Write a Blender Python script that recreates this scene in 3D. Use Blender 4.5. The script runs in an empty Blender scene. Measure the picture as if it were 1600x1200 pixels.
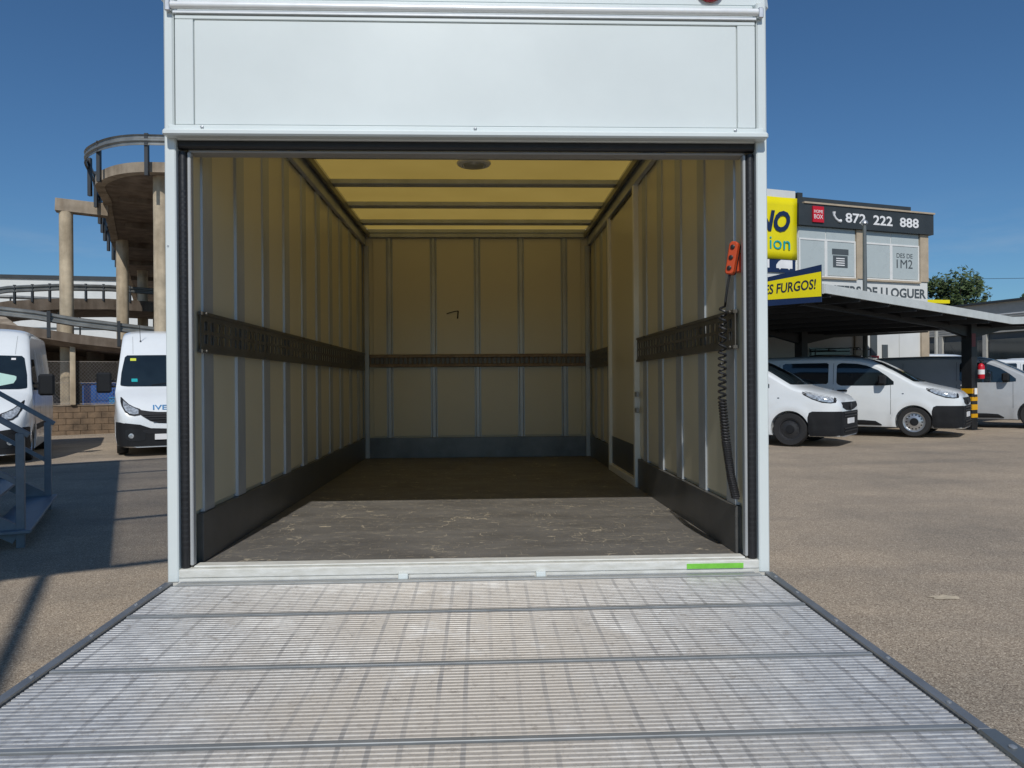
import bpy, bmesh, math, random
from mathutils import Vector, Matrix
R = math.radians
random.seed(7)
SC = bpy.context.scene
COL = SC.collection

# ------------------------------------------------------------------ camera
ZC = 1.43
cam = bpy.data.cameras.new('camera'); co = bpy.data.objects.new('camera', cam); COL.objects.link(co)
cam.sensor_width = 36; cam.lens = 1150 / 1600 * 36; cam.clip_start = .05; cam.clip_end = 3000
co.location = (0, 0, ZC)
co.rotation_euler = (Matrix.Rotation(R(-2.285), 4, 'Z') @ Matrix.Rotation(R(90 - .06), 4, 'X') @ Matrix.Rotation(R(-.417), 4, 'Z')).to_euler()
SC.camera = co
# ------------------------------------------------------------------ sky, sun, exposure
SUN = Vector((.05, 1, -.985)).normalized()
w = bpy.data.worlds.new('World'); SC.world = w; w.use_nodes = True
nt = w.node_tree; nt.nodes.clear()
out = nt.nodes.new('ShaderNodeOutputWorld'); bg = nt.nodes.new('ShaderNodeBackground'); sky = nt.nodes.new('ShaderNodeTexSky')
sky.sky_type = 'NISHITA'; sky.sun_disc = False; sky.sun_elevation = R(44.6); sky.sun_rotation = R(183)
sky.altitude = 100; sky.air_density = 1.0; sky.dust_density = .3; sky.ozone_density = 4.5
bg.inputs['Strength'].default_value = .084
tn = nt.nodes.new('ShaderNodeMix'); tn.data_type = 'RGBA'; tn.blend_type = 'MULTIPLY'; tn.inputs[0].default_value = 1; tn.inputs[7].default_value = (.52, .745, .88, 1)
nt.links.new(sky.outputs[0], tn.inputs[6]); 
tc = nt.nodes.new('ShaderNodeTexCoord'); cm = nt.nodes.new('ShaderNodeMapping'); cm.inputs['Scale'].default_value = (3, 3, 16); nt.links.new(tc.outputs['Generated'], cm.inputs[0])
cn = nt.nodes.new('ShaderNodeTexNoise'); cn.inputs['Scale'].default_value = 1.6; cn.inputs['Detail'].default_value = 8; cn.inputs['Roughness'].default_value = .6; nt.links.new(cm.outputs[0], cn.inputs['Vector'])
c1_ = nt.nodes.new('ShaderNodeMapRange'); nt.links.new(cn.outputs['Fac'], c1_.inputs[0]); c1_.inputs[1].default_value = .5; c1_.inputs[2].default_value = .75; c1_.inputs[4].default_value = .32
sz_ = nt.nodes.new('ShaderNodeSeparateXYZ'); nt.links.new(tc.outputs['Generated'], sz_.inputs[0])
c2_ = nt.nodes.new('ShaderNodeMapRange'); nt.links.new(sz_.outputs[2], c2_.inputs[0]); c2_.inputs[1].default_value = .22; c2_.inputs[2].default_value = .1
c3_ = nt.nodes.new('ShaderNodeMath'); c3_.operation = 'MULTIPLY'; nt.links.new(c1_.outputs[0], c3_.inputs[0]); nt.links.new(c2_.outputs[0], c3_.inputs[1])
cx_ = nt.nodes.new('ShaderNodeMix'); cx_.data_type = 'RGBA'; nt.links.new(c3_.outputs[0], cx_.inputs[0]); nt.links.new(tn.outputs[2], cx_.inputs[6]); cx_.inputs[7].default_value = (5, 5.6, 6.2, 1)
nt.links.new(cx_.outputs[2], bg.inputs['Color']); nt.links.new(bg.outputs[0], out.inputs[0])
sl = bpy.data.lights.new('sun', 'SUN'); so = bpy.data.objects.new('sun', sl); COL.objects.link(so)
sl.energy = 3.0; sl.angle = R(.53); sl.color = (1, .965, .91)
so.rotation_euler = SUN.to_track_quat('-Z', 'Y').to_euler(); so.location = (-5, -20, 25)
SC.view_settings.view_transform = 'Standard'; SC.view_settings.look = 'None'
SC.view_settings.exposure = 0.08; SC.view_settings.gamma = 1; SC.view_settings.use_curve_mapping = False
SC.cycles.max_bounces = 10; SC.cycles.diffuse_bounces = 6; SC.cycles.transmission_bounces = 8; SC.cycles.transparent_max_bounces = 12

# ------------------------------------------------------------------ materials
MATS = {}
def mat(name, base, rough=.5, metal=0., var=.08, vs=3., bump=0., bs=80., coat=0., spec=.5, tint=None, stretch=None, streak=0.):
    """principled material with procedural mottling, fine bump and wear"""
    if name in MATS: return MATS[name]
    m = bpy.data.materials.new(name); m.use_nodes = True
    n, l = m.node_tree.nodes, m.node_tree.links
    b = n['Principled BSDF']
    b.inputs['Roughness'].default_value = rough; b.inputs['Metallic'].default_value = metal
    b.inputs['Coat Weight'].default_value = coat; b.inputs['Coat Roughness'].default_value = .08
    b.inputs['Specular IOR Level'].default_value = spec
    g = n.new('ShaderNodeNewGeometry'); mp = n.new('ShaderNodeMapping'); l.new(g.outputs['Position'], mp.inputs[0])
    if stretch: mp.inputs['Scale'].default_value = stretch
    t = n.new('ShaderNodeTexNoise'); t.inputs['Scale'].default_value = vs; t.inputs['Detail'].default_value = 8; t.inputs['Roughness'].default_value = .62
    l.new(mp.outputs[0], t.inputs['Vector'])
    r = n.new('ShaderNodeValToRGB'); l.new(t.outputs['Fac'], r.inputs[0])
    b2 = tint or tuple(c * (1 - var) for c in base)
    b1 = tuple(min(1, c * (1 + var * .6)) for c in base)
    r.color_ramp.elements[0].position = .3; r.color_ramp.elements[0].color = (*b2, 1)
    r.color_ramp.elements[1].position = .7; r.color_ramp.elements[1].color = (*b1, 1)
    l.new(r.outputs[0], b.inputs['Base Color'])
    mr = n.new('ShaderNodeMapRange'); l.new(t.outputs['Fac'], mr.inputs[0])
    mr.inputs[3].default_value = max(.03, rough * .8); mr.inputs[4].default_value = min(1, rough * 1.2); l.new(mr.outputs[0], b.inputs['Roughness'])
    if bump:
        t2 = n.new('ShaderNodeTexNoise'); t2.inputs['Scale'].default_value = bs; t2.inputs['Detail'].default_value = 4; l.new(g.outputs['Position'], t2.inputs['Vector'])
        bp = n.new('ShaderNodeBump'); bp.inputs['Strength'].default_value = bump; bp.inputs['Distance'].default_value = .01
        l.new(t2.outputs['Fac'], bp.inputs['Height']); l.new(bp.outputs[0], b.inputs['Normal'])
    MATS[name] = m
    return m
def nodes(m): return m.node_tree.nodes, m.node_tree.links

def asphalt_mat():
    m = mat('asphalt', (.2, .16, .13), .9, bump=.0, spec=.2)
    n, l = nodes(m); b = n['Principled BSDF']; g = n.new('ShaderNodeNewGeometry')
    v = n.new('ShaderNodeTexVoronoi'); v.inputs['Scale'].default_value = 165; l.new(g.outputs['Position'], v.inputs['Vector'])
    sep = n.new('ShaderNodeSeparateColor'); l.new(v.outputs['Color'], sep.inputs[0])
    r = n.new('ShaderNodeValToRGB'); l.new(sep.outputs[0], r.inputs[0])
    e = r.color_ramp.elements; e[0].color = (.2, .16, .122, 1); e[1].color = (.72, .62, .49, 1); e[1].position = 1
    for p, c in ((.3, (.325, .265, .205)), (.62, (.405, .338, .265)), (.9, (.5, .425, .335))):
        x = e.new(p); x.color = (*c, 1)
    t = n.new('ShaderNodeTexNoise'); t.inputs['Scale'].default_value = .55; t.inputs['Detail'].default_value = 9; t.inputs['Roughness'].default_value = .68; l.new(g.outputs['Position'], t.inputs['Vector'])
    r2 = n.new('ShaderNodeValToRGB'); l.new(t.outputs['Fac'], r2.inputs[0])
    r2.color_ramp.elements[0].position = .32; r2.color_ramp.elements[0].color = (.72, .735, .75, 1); r2.color_ramp.elements[1].position = .68; r2.color_ramp.elements[1].color = (1.1, 1.07, 1.03, 1)
    mx = n.new('ShaderNodeMix'); mx.data_type = 'RGBA'; mx.blend_type = 'MULTIPLY'; mx.inputs[0].default_value = 1
    tm = n.new('ShaderNodeMapping'); tm.inputs['Rotation'].default_value = (0, 0, .55); tm.inputs['Scale'].default_value = (.12, 1.6, 1); l.new(g.outputs['Position'], tm.inputs[0])
    tt = n.new('ShaderNodeTexNoise'); tt.inputs['Scale'].default_value = 1; tt.inputs['Detail'].default_value = 7; l.new(tm.outputs[0], tt.inputs['Vector'])
    r4 = n.new('ShaderNodeValToRGB'); l.new(tt.outputs['Fac'], r4.inputs[0]); r4.color_ramp.elements[0].position = .34; r4.color_ramp.elements[0].color = (.9, .905, .91, 1); r4.color_ramp.elements[1].position = .5; r4.color_ramp.elements[1].color = (1.03, 1.02, 1, 1)
    m4 = n.new('ShaderNodeMix'); m4.data_type = 'RGBA'; m4.blend_type = 'MULTIPLY'; m4.inputs[0].default_value = 1; l.new(r2.outputs[0], m4.inputs[6]); l.new(r4.outputs[0], m4.inputs[7])
    l.new(r.outputs[0], mx.inputs[6]); l.new(m4.outputs[2], mx.inputs[7]); l.new(mx.outputs[2], b.inputs['Base Color'])
    t3 = n.new('ShaderNodeTexNoise'); t3.inputs['Scale'].default_value = 130; t3.inputs['Detail'].default_value = 3; l.new(g.outputs['Position'], t3.inputs['Vector'])
    bp = n.new('ShaderNodeBump'); bp.inputs['Strength'].default_value = .55; bp.inputs['Distance'].default_value = .012
    l.new(t3.outputs['Fac'], bp.inputs['Height']); l.new(bp.outputs[0], b.inputs['Normal'])
    return m
def plank_mat():
    """extruded ribbed aluminium: dark lengthways stripes every 63 mm, brown dirt and pale scuffs"""
    m = mat('ribbed_aluminium', (.55, .56, .57), .42, .55)
    n, l = nodes(m); b = n['Principled BSDF']; g = n.new('ShaderNodeNewGeometry')
    sx = n.new('ShaderNodeSeparateXYZ'); l.new(g.outputs['Position'], sx.inputs[0])
    nz = n.new('ShaderNodeTexNoise'); nz.inputs['Scale'].default_value = 3.5; nz.inputs['Detail'].default_value = 6; l.new(g.outputs['Position'], nz.inputs['Vector'])
    def M(op, a, bb=None, c=None):
        k = n.new('ShaderNodeMath'); k.operation = op
        for i, q in enumerate((a, bb, c)):
            if q is None: continue
            if isinstance(q, (int, float)): k.inputs[i].default_value = q
            else: l.new(q, k.inputs[i])
        return k.outputs[0]
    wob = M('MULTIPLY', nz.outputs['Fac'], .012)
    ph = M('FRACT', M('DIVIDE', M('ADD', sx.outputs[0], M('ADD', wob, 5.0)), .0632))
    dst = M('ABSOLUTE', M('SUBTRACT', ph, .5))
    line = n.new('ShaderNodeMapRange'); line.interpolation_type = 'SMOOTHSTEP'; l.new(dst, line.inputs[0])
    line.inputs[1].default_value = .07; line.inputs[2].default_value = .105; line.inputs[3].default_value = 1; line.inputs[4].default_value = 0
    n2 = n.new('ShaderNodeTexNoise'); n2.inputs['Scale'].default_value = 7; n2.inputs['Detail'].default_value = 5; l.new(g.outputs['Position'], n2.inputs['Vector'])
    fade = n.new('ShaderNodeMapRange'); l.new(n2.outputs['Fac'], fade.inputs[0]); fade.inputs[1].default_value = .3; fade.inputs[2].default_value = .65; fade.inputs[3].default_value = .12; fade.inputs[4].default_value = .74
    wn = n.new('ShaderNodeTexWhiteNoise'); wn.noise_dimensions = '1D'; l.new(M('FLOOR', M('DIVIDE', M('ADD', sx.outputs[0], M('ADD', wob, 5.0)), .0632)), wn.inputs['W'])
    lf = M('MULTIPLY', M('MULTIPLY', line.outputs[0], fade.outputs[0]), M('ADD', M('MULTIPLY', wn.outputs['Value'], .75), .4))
    # dirt: brownish in the middle of the platform where goods roll
    n3 = n.new('ShaderNodeTexNoise'); n3.inputs['Scale'].default_value = 2.2; n3.inputs['Detail'].default_value = 10; n3.inputs['Roughness'].default_value = .7; l.new(g.outputs['Position'], n3.inputs['Vector'])
    cen = n.new('ShaderNodeMapRange'); l.new(M('ABSOLUTE', M('SUBTRACT', sx.outputs[0], -.05)), cen.inputs[0]); cen.inputs[1].default_value = .15; cen.inputs[2].default_value = .95; cen.inputs[3].default_value = .3; cen.inputs[4].default_value = -.12
    dn = n.new('ShaderNodeMapRange'); l.new(M('ADD', n3.outputs['Fac'], cen.outputs[0]), dn.inputs[0]); dn.inputs[1].default_value = .38; dn.inputs[2].default_value = .8; dn.inputs[3].default_value = 0; dn.inputs[4].default_value = .85
    mp = n.new('ShaderNodeMapping'); mp.inputs['Scale'].default_value = (9, 60, 60); l.new(g.outputs['Position'], mp.inputs[0])
    n4 = n.new('ShaderNodeTexNoise'); n4.inputs['Scale'].default_value = 2; n4.inputs['Detail'].default_value = 6; l.new(mp.outputs[0], n4.inputs['Vector'])
    c0 = n.new('ShaderNodeValToRGB'); l.new(n4.outputs['Fac'], c0.inputs[0])
    c0.color_ramp.elements[0].position = .3; c0.color_ramp.elements[0].color = (.38, .38, .375, 1); c0.color_ramp.elements[1].position = .7; c0.color_ramp.elements[1].color = (.60, .60, .59, 1)
    def mix(f, a, c):
        k = n.new('ShaderNodeMix'); k.data_type = 'RGBA'; l.new(f, k.inputs[0]); l.new(a, k.inputs[6]); k.inputs[7].default_value = (*c, 1); return k.outputs[2]
    c1 = mix(dn.outputs[0], c0.outputs[0], (.47, .425, .365))
    # dark scuffs
    v = n.new('ShaderNodeTexNoise'); v.inputs['Scale'].default_value = 26; v.inputs['Detail'].default_value = 8; v.inputs['Roughness'].default_value = .75; l.new(g.outputs['Position'], v.inputs['Vector'])
    sc = n.new('ShaderNodeMapRange'); l.new(v.outputs['Fac'], sc.inputs[0]); sc.inputs[1].default_value = .56; sc.inputs[2].default_value = .66; sc.inputs[3].default_value = 0; sc.inputs[4].default_value = .7
    c1 = mix(sc.outputs[0], c1, (.24, .215, .19))
    n6 = n.new('ShaderNodeTexNoise'); n6.inputs['Scale'].default_value = 75; n6.inputs['Detail'].default_value = 4; n6.inputs['Roughness'].default_value = .7; l.new(g.outputs['Position'], n6.inputs['Vector'])
    s6 = n.new('ShaderNodeMapRange'); l.new(n6.outputs['Fac'], s6.inputs[0]); s6.inputs[1].default_value = .52; s6.inputs[2].default_value = .66; s6.inputs[3].default_value = 0; s6.inputs[4].default_value = .45
    c1 = mix(s6.outputs[0], c1, (.30, .27, .235))
    n8 = n.new('ShaderNodeTexNoise'); n8.inputs['Scale'].default_value = 5; n8.inputs['Detail'].default_value = 6; n8.inputs['Roughness'].default_value = .7; l.new(g.outputs['Position'], n8.inputs['Vector'])
    s8 = n.new('ShaderNodeMapRange'); l.new(n8.outputs['Fac'], s8.inputs[0]); s8.inputs[1].default_value = .54; s8.inputs[2].default_value = .7; s8.inputs[3].default_value = 0; s8.inputs[4].default_value = .7
    c1 = mix(s8.outputs[0], c1, (.70, .69, .66))
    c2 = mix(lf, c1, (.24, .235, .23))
    l.new(c2, b.inputs['Base Color'])
    mm = n.new('ShaderNodeMapRange'); l.new(dn.outputs[0], mm.inputs[0]); mm.inputs[2].default_value = .75; mm.inputs[3].default_value = .4; mm.inputs[4].default_value = .1; l.new(mm.outputs[0], b.inputs['Metallic'])
    return m
def deck_mat():
    """dark phenolic plywood worn through to pale wood in scratches"""
    m = mat('load_floor', (.05, .045, .04), .5, var=.2, vs=6)
    n, l = nodes(m); b = n['Principled BSDF']; g = n.new('ShaderNodeNewGeometry')
    def noise(sc, det, scale=(1, 1, 1), rot=0):
        mp = n.new('ShaderNodeMapping'); mp.inputs['Scale'].default_value = scale; mp.inputs['Rotation'].default_value = (0, 0, rot); l.new(g.outputs['Position'], mp.inputs[0])
        t = n.new('ShaderNodeTexNoise'); t.inputs['Scale'].default_value = sc; t.inputs['Detail'].default_value = det; t.inputs['Roughness'].default_value = .6; l.new(mp.outputs[0], t.inputs['Vector']); return t.outputs['Fac']
    def rng(x, a, bb, c=0, d=1):
        k = n.new('ShaderNodeMapRange'); l.new(x, k.inputs[0]); k.inputs[1].default_value = a; k.inputs[2].default_value = bb; k.inputs[3].default_value = c; k.inputs[4].default_value = d; return k.outputs[0]
    def M(op, a, c):
        k = n.new('ShaderNodeMath'); k.operation = op
        for i, q in enumerate((a, c)):
            if isinstance(q, (int, float)): k.inputs[i].default_value = q
            else: l.new(q, k.inputs[i])
        return k.outputs[0]
    a1 = rng(noise(7, 6, (1, 2.2, 1), .05), .665, .685)
    a2 = M('MULTIPLY', rng(noise(20, 3, (1, 5, 1), -.08), .645, .67), rng(noise(2.5, 3), .36, .52))
    # thin cracks and scratch lines
    v = n.new('ShaderNodeTexVoronoi'); v.feature = 'DISTANCE_TO_EDGE'; v.inputs['Scale'].default_value = 2.6
    dm = n.new('ShaderNodeMapping'); dm.inputs['Rotation'].default_value = (0, 0, .5); l.new(g.outputs['Position'], dm.inputs[0])
    ad = n.new('ShaderNodeMix'); ad.data_type = 'RGBA'; ad.blend_type = 'ADD'; ad.inputs[0].default_value = .25
    nn = n.new('ShaderNodeTexNoise'); nn.inputs['Scale'].default_value = 6; nn.inputs['Detail'].default_value = 4; l.new(g.outputs['Position'], nn.inputs['Vector'])
    l.new(dm.outputs[0], ad.inputs[6]); l.new(nn.outputs['Color'], ad.inputs[7]); l.new(ad.outputs[2], v.inputs['Vector'])
    cr = M('MULTIPLY', rng(v.outputs['Distance'], .003, .008, 1, 0), rng(noise(4, 2), .5, .55))
    a3 = rng(noise(9, 2, (1, 16, 1), .12), .665, .68); a4 = rng(noise(9, 2, (14, 1, 1), .35), .685, .70)
    tot = M('MAXIMUM', M('MAXIMUM', M('MAXIMUM', a1, a2), M('MAXIMUM', M('MULTIPLY', a3, .6), M('MULTIPLY', a4, .6))), M('MULTIPLY', cr, .9))
    base = n.new('ShaderNodeValToRGB'); l.new(noise(3, 9, (1, 2.5, 1)), base.inputs[0])
    base.color_ramp.elements[0].position = .3; base.color_ramp.elements[0].color = (.11, .104, .097, 1)
    base.color_ramp.elements[1].position = .72; base.color_ramp.elements[1].color = (.185, .175, .162, 1)
    k = n.new('ShaderNodeMix'); k.data_type = 'RGBA'; l.new(tot, k.inputs[0]); l.new(base.outputs[0], k.inputs[6]); k.inputs[7].default_value = (.46, .40, .30, 1)
    l.new(k.outputs[2], b.inputs['Base Color'])
    return m
def translucent_mat():
    m = bpy.data.materials.new('translucent_roof'); m.use_nodes = True; n, l = nodes(m); n.clear()
    o = n.new('ShaderNodeOutputMaterial'); d = n.new('ShaderNodeBsdfDiffuse'); t = n.new('ShaderNodeBsdfTranslucent'); mx = n.new('ShaderNodeMixShader')
    g = n.new('ShaderNodeNewGeometry'); tx = n.new('ShaderNodeTexNoise'); tx.inputs['Scale'].default_value = 2.5; tx.inputs['Detail'].default_value = 6; l.new(g.outputs['Position'], tx.inputs['Vector'])
    r = n.new('ShaderNodeValToRGB'); l.new(tx.outputs['Fac'], r.inputs[0]); r.color_ramp.elements[0].color = (.60, .49, .23, 1); r.color_ramp.elements[1].color = (.69, .57, .28, 1)
    l.new(r.outputs[0], t.inputs[0]); d.inputs[0].default_value = (.62, .55, .36, 1); mx.inputs[0].default_value = .85
    l.new(d.outputs[0], mx.inputs[1]); l.new(t.outputs[0], mx.inputs[2]); l.new(mx.outputs[0], o.inputs[0])
    return m
def concrete_mat(name, c, board=True):
    m = mat(name, c, .85, var=.35, vs=1.6, bump=.3, bs=40, spec=.2)
    n, l = nodes(m)
    b = n['Principled BSDF']; src = b.inputs['Base Color'].links[0].from_socket
    g = n.new('ShaderNodeNewGeometry'); mp = n.new('ShaderNodeMapping'); mp.inputs['Scale'].default_value = (3, 3, .35); l.new(g.outputs['Position'], mp.inputs[0])
    t = n.new('ShaderNodeTexNoise'); t.inputs['Scale'].default_value = 1; t.inputs['Detail'].default_value = 8; l.new(mp.outputs[0], t.inputs['Vector'])
    r = n.new('ShaderNodeValToRGB'); l.new(t.outputs['Fac'], r.inputs[0]); r.color_ramp.elements[0].position = .35; r.color_ramp.elements[0].color = (.68, .65, .62, 1); r.color_ramp.elements[1].position = .6; r.color_ramp.elements[1].color = (1, 1, 1, 1)
    k = n.new('ShaderNodeMix'); k.data_type = 'RGBA'; k.blend_type = 'MULTIPLY'; k.inputs[0].default_value = 1
    l.new(src, k.inputs[6]); l.new(r.outputs[0], k.inputs[7]); l.new(k.outputs[2], b.inputs['Base Color'])
    return m

WHITE = mat('white_paint', (.68, .735, .728), .32, var=.05, vs=1.6, coat=.3, bump=.06, bs=5)
WORN = mat('worn_white', (.74, .74, .7), .5, var=.0, vs=14, tint=(.55, .54, .48), stretch=(1, 4, 4))
ALU = mat('aluminium', (.6, .61, .62), .38, .8, var=.12, vs=20)
ALUW = mat('bright_aluminium', (.85, .87, .87), .25, .15, var=.05, vs=20)
RUB = mat('black_rubber', (.018, .018, .02), .45, var=.3, vs=12, bump=.1)
BLKP = mat('black_plastic', (.012, .013, .015), .65, var=.2, vs=15, bump=.08, bs=300, spec=.3)
STEELB = mat('grey_steel', (.46, .485, .50), .38, .3, var=.18, vs=6, stretch=(1, 1, .4))
CREAM = mat('cream_panel', (.65, .595, .435), .3, var=.05, vs=.9, spec=.45)
KICK = mat('kick_plate', (.12, .12, .117), .4, .3, var=.3, vs=5, tint=(.085, .085, .083))
KICKB = mat('front_kick_plate', (.17, .18, .185), .4, .35, var=.3, vs=5)
RAILM = mat('track_rail', (.12, .118, .108), .42, .3, var=.3, vs=10, tint=(.09, .08, .065))
RAILR = mat('rusty_rail', (.24, .18, .12), .55, .2, var=.4, vs=8, tint=(.17, .11, .065))
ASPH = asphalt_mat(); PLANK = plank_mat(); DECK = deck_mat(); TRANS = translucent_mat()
PALLIN = mat('galvanised', (.42, .44, .46), .4, .6, var=.15, vs=8)
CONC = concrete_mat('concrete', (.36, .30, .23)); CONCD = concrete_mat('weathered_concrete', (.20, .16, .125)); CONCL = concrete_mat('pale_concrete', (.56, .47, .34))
GLASS = mat('tinted_glass', (.014, .022, .027), .05, var=.5, vs=1.2, spec=.9)
BLUE = mat('blue_plastic', (.02, .12, .42), .4, var=.15); BLUEL = mat('light_blue_plastic', (.04, .28, .6), .4)
ORANGE = mat('orange_plastic', (.52, .07, .018), .4, var=.1)
GREEN = mat('green_tape', (.2, .58, .06), .5, var=.25, vs=18)
YEL = mat('yellow_vinyl', (.80, .68, .0), .38, var=.05, vs=1.5); NAVY = mat('navy_vinyl', (.008, .022, .075), .4, var=.1); TEAL = mat('teal_print', (.0, .36, .38), .4)
PRINTB = mat('black_print', (.012, .02, .04), .5); PRINTW = mat('white_print', (.8, .8, .8), .5); RED = mat('red_paint', (.55, .01, .025), .4)
CHAR = mat('charcoal_cladding', (.035, .042, .046), .5, var=.15, vs=2); GREYP = mat('grey_print', (.075, .088, .095), .5)
WINF = mat('frosted_pane', (.44, .49, .49), .28, var=.04); FWHT = mat('white_frame', (.72, .72, .7), .4); WALLW = mat('white_render', (.66, .67, .65), .75, var=.08, vs=1.2, bump=.15)
BEIGE = mat('beige_stone', (.44, .36, .26), .7, var=.15); GREYC = mat('grey_cladding', (.42, .41, .37), .55, var=.12)
DKST = mat('dark_steel', (.022, .023, .025), .45, .3, var=.2); SHEET = mat('roof_sheet', (.09, .09, .09), .45, .4, var=.15); SHEETL = mat('light_fascia', (.55, .58, .57), .45, var=.12, vs=4)
STAIR = mat('stair_steel', (.17, .21, .25), .45, .35, var=.2, vs=6)
TYRE = mat('tyre', (.02, .02, .021), .8, var=.2, vs=20); RIMS = mat('silver_rim', (.55, .56, .57), .3, .8); RIMB = mat('black_rim', (.03, .03, .032), .5, .2)
LENS = mat('headlamp_lens', (.55, .58, .6), .08, .4, var=.7, vs=25, spec=.8); LEAF = mat('leaf', (.055, .085, .022), .6, var=.45, vs=.8); LEAFD = mat('dark_leaf', (.03, .055, .018), .6, var=.4, vs=.8)
BARK = mat('bark', (.1, .075, .05), .9); BRICK = mat('block_wall', (.19, .13, .08), .9, var=.5, vs=3, bump=.3)
CHROMEB = mat('badge_blue', (.1, .3, .55), .25, .3); AMBER = mat('amber_reflector', (.75, .35, .0), .35); YSTK = mat('yellow_sticker', (.6, .65, .05), .5)
PAPER = mat('paper', (.42, .62, .55), .6); GREYV = mat('dark_grey_paint', (.06, .065, .07), .3, coat=.5); VANW = mat('van_white', (.76, .79, .80), .25, var=.03, coat=.6)
WIRE = mat('fence_wire', (.3, .27, .24), .5, .4); DARKR = mat('dark_void', (.012, .01, .009), .9); REDL = mat('red_lens', (.3, .0, .01), .15); TARP = mat('grey_tarp', (.12, .12, .125), .6)

# ------------------------------------------------------------------ mesh helpers
class MB:
    def __init__(s): s.v = []; s.f = []
    def add(s, vs, fs):
        o = len(s.v); s.v += [tuple(q) for q in vs]; s.f += [tuple(i + o for i in f) for f in fs]; return s
    def hexa(s, p):   # 8 points: bottom ring 0-3, top ring 4-7
        return s.add(p, [(3, 2, 1, 0), (4, 5, 6, 7), (0, 1, 5, 4), (1, 2, 6, 5), (2, 3, 7, 6), (3, 0, 4, 7)])
    def box(s, x0, x1, y0, y1, z0, z1):
        return s.hexa([(x0, y0, z0), (x1, y0, z0), (x1, y1, z0), (x0, y1, z0), (x0, y0, z1), (x1, y0, z1), (x1, y1, z1), (x0, y1, z1)])
    def obox(s, o, e, n, a0, a1, d0, d1, z0, z1):   # box in a frame: origin o, along e, outwards n (horizontal), z absolute
        o, e, n = Vector(o), Vector(e), Vector(n)
        q = lambda a, d, z: o + e * a + n * d + Vector((0, 0, z))
        return s.hexa([q(a0, d0, z0), q(a1, d0, z0), q(a1, d1, z0), q(a0, d1, z0), q(a0, d0, z1), q(a1, d0, z1), q(a1, d1, z1), q(a0, d1, z1)])
    def prism(s, poly, z0, z1):   # plan polygon, upright
        n = len(poly)
        zb = z0 if callable(z0) else (lambda x, y: z0); zt = z1 if callable(z1) else (lambda x, y: z1)
        return s.add([(x, y, zb(x, y)) for x, y in poly] + [(x, y, zt(x, y)) for x, y in poly],
                     [tuple(range(n))[::-1], tuple(range(n, 2 * n))] + [(i, (i + 1) % n, (i + 1) % n + n, i + n) for i in range(n)])
    def extr(s, poly, o, e, u, n, d0, d1):   # polygon in (e,u), thick along n
        o, e, u, n = map(Vector, (o, e, u, n)); k = len(poly)
        P = [o + e * a + u * b + n * d0 for a, b in poly] + [o + e * a + u * b + n * d1 for a, b in poly]
        return s.add(P, [tuple(range(k))[::-1], tuple(range(k, 2 * k))] + [(i, (i + 1) % k, (i + 1) % k + k, i + k) for i in range(k)])
    def tube(s, path, r, n=8, cap=True):
        path = [Vector(p) for p in path]; k = len(path); vs = []
        up = Vector((0, 0, 1))
        t0 = (path[1] - path[0]).normalized()
        a = t0.cross(up) if abs(t0.z) < .95 else t0.cross(Vector((1, 0, 0))); a.normalize()
        for i, p in enumerate(path):
            t = (path[min(i + 1, k - 1)] - path[max(i - 1, 0)]).normalized()
            a = (a - t * a.dot(t)).normalized(); b = t.cross(a)
            rr = r[i] if isinstance(r, (list, tuple)) else r
            vs += [p + (a * math.cos(2 * math.pi * j / n) + b * math.sin(2 * math.pi * j / n)) * rr for j in range(n)]
        fs = [(i * n + j, i * n + (j + 1) % n, (i + 1) * n + (j + 1) % n, (i + 1) * n + j) for i in range(k - 1) for j in range(n)]
        if cap: fs += [tuple(range(n))[::-1], tuple(range((k - 1) * n, k * n))]
        return s.add(vs, fs)
    def lathe(s, prof, c, axis, n=24):   # prof: (radius, offset along axis)
        c, ax = Vector(c), Vector(axis).normalized()
        a = ax.cross(Vector((0, 0, 1))) if abs(ax.z) < .9 else ax.cross(Vector((1, 0, 0))); a.normalize(); b = ax.cross(a); k = len(prof)
        vs = [c + ax * h + (a * math.cos(2 * math.pi * j / n) + b * math.sin(2 * math.pi * j / n)) * r for r, h in prof for j in range(n)]
        fs = [(i * n + j, i * n + (j + 1) % n, (i + 1) * n + (j + 1) % n, (i + 1) * n + j) for i in range(k - 1) for j in range(n)]
        if prof[0][0] > 1e-4: fs.append(tuple(range(n))[::-1])
        if prof[-1][0] > 1e-4: fs.append(tuple(range((k - 1) * n, k * n)))
        return s.add(vs, fs)
    def bar(s, p, q, wd, ht, up=(0, 0, 1)):   # rectangular bar from p to q
        p, q = Vector(p), Vector(q); t = (q - p).normalized(); u = Vector(up); sd = t.cross(u)
        if sd.length < 1e-4: sd = t.cross(Vector((0, 1, 0)))
        sd.normalize(); u = sd.cross(t).normalized(); A, B = sd * wd / 2, u * ht / 2
        return s.hexa([p - A - B, p + A - B, q + A - B, q - A - B, p - A + B, p + A + B, q + A + B, q - A + B])
    def obj(s, name, m, parent=None, bevel=0., smooth=False, fixn=True):
        me = bpy.data.meshes.new(name); me.from_pydata(s.v, [], s.f)
        bm = bmesh.new(); bm.from_mesh(me)
        if fixn: bmesh.ops.recalc_face_normals(bm, faces=bm.faces)
        if bevel: bmesh.ops.bevel(bm, geom=list(bm.edges), offset=bevel, segments=1, affect='EDGES', clamp_overlap=True)
        bm.to_mesh(me); bm.free()
        if smooth:
            for p in me.polygons: p.use_smooth = True
            try: me.set_sharp_from_angle(angle=R(40))
            except Exception: pass
        return link(name, me, m, parent)
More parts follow.
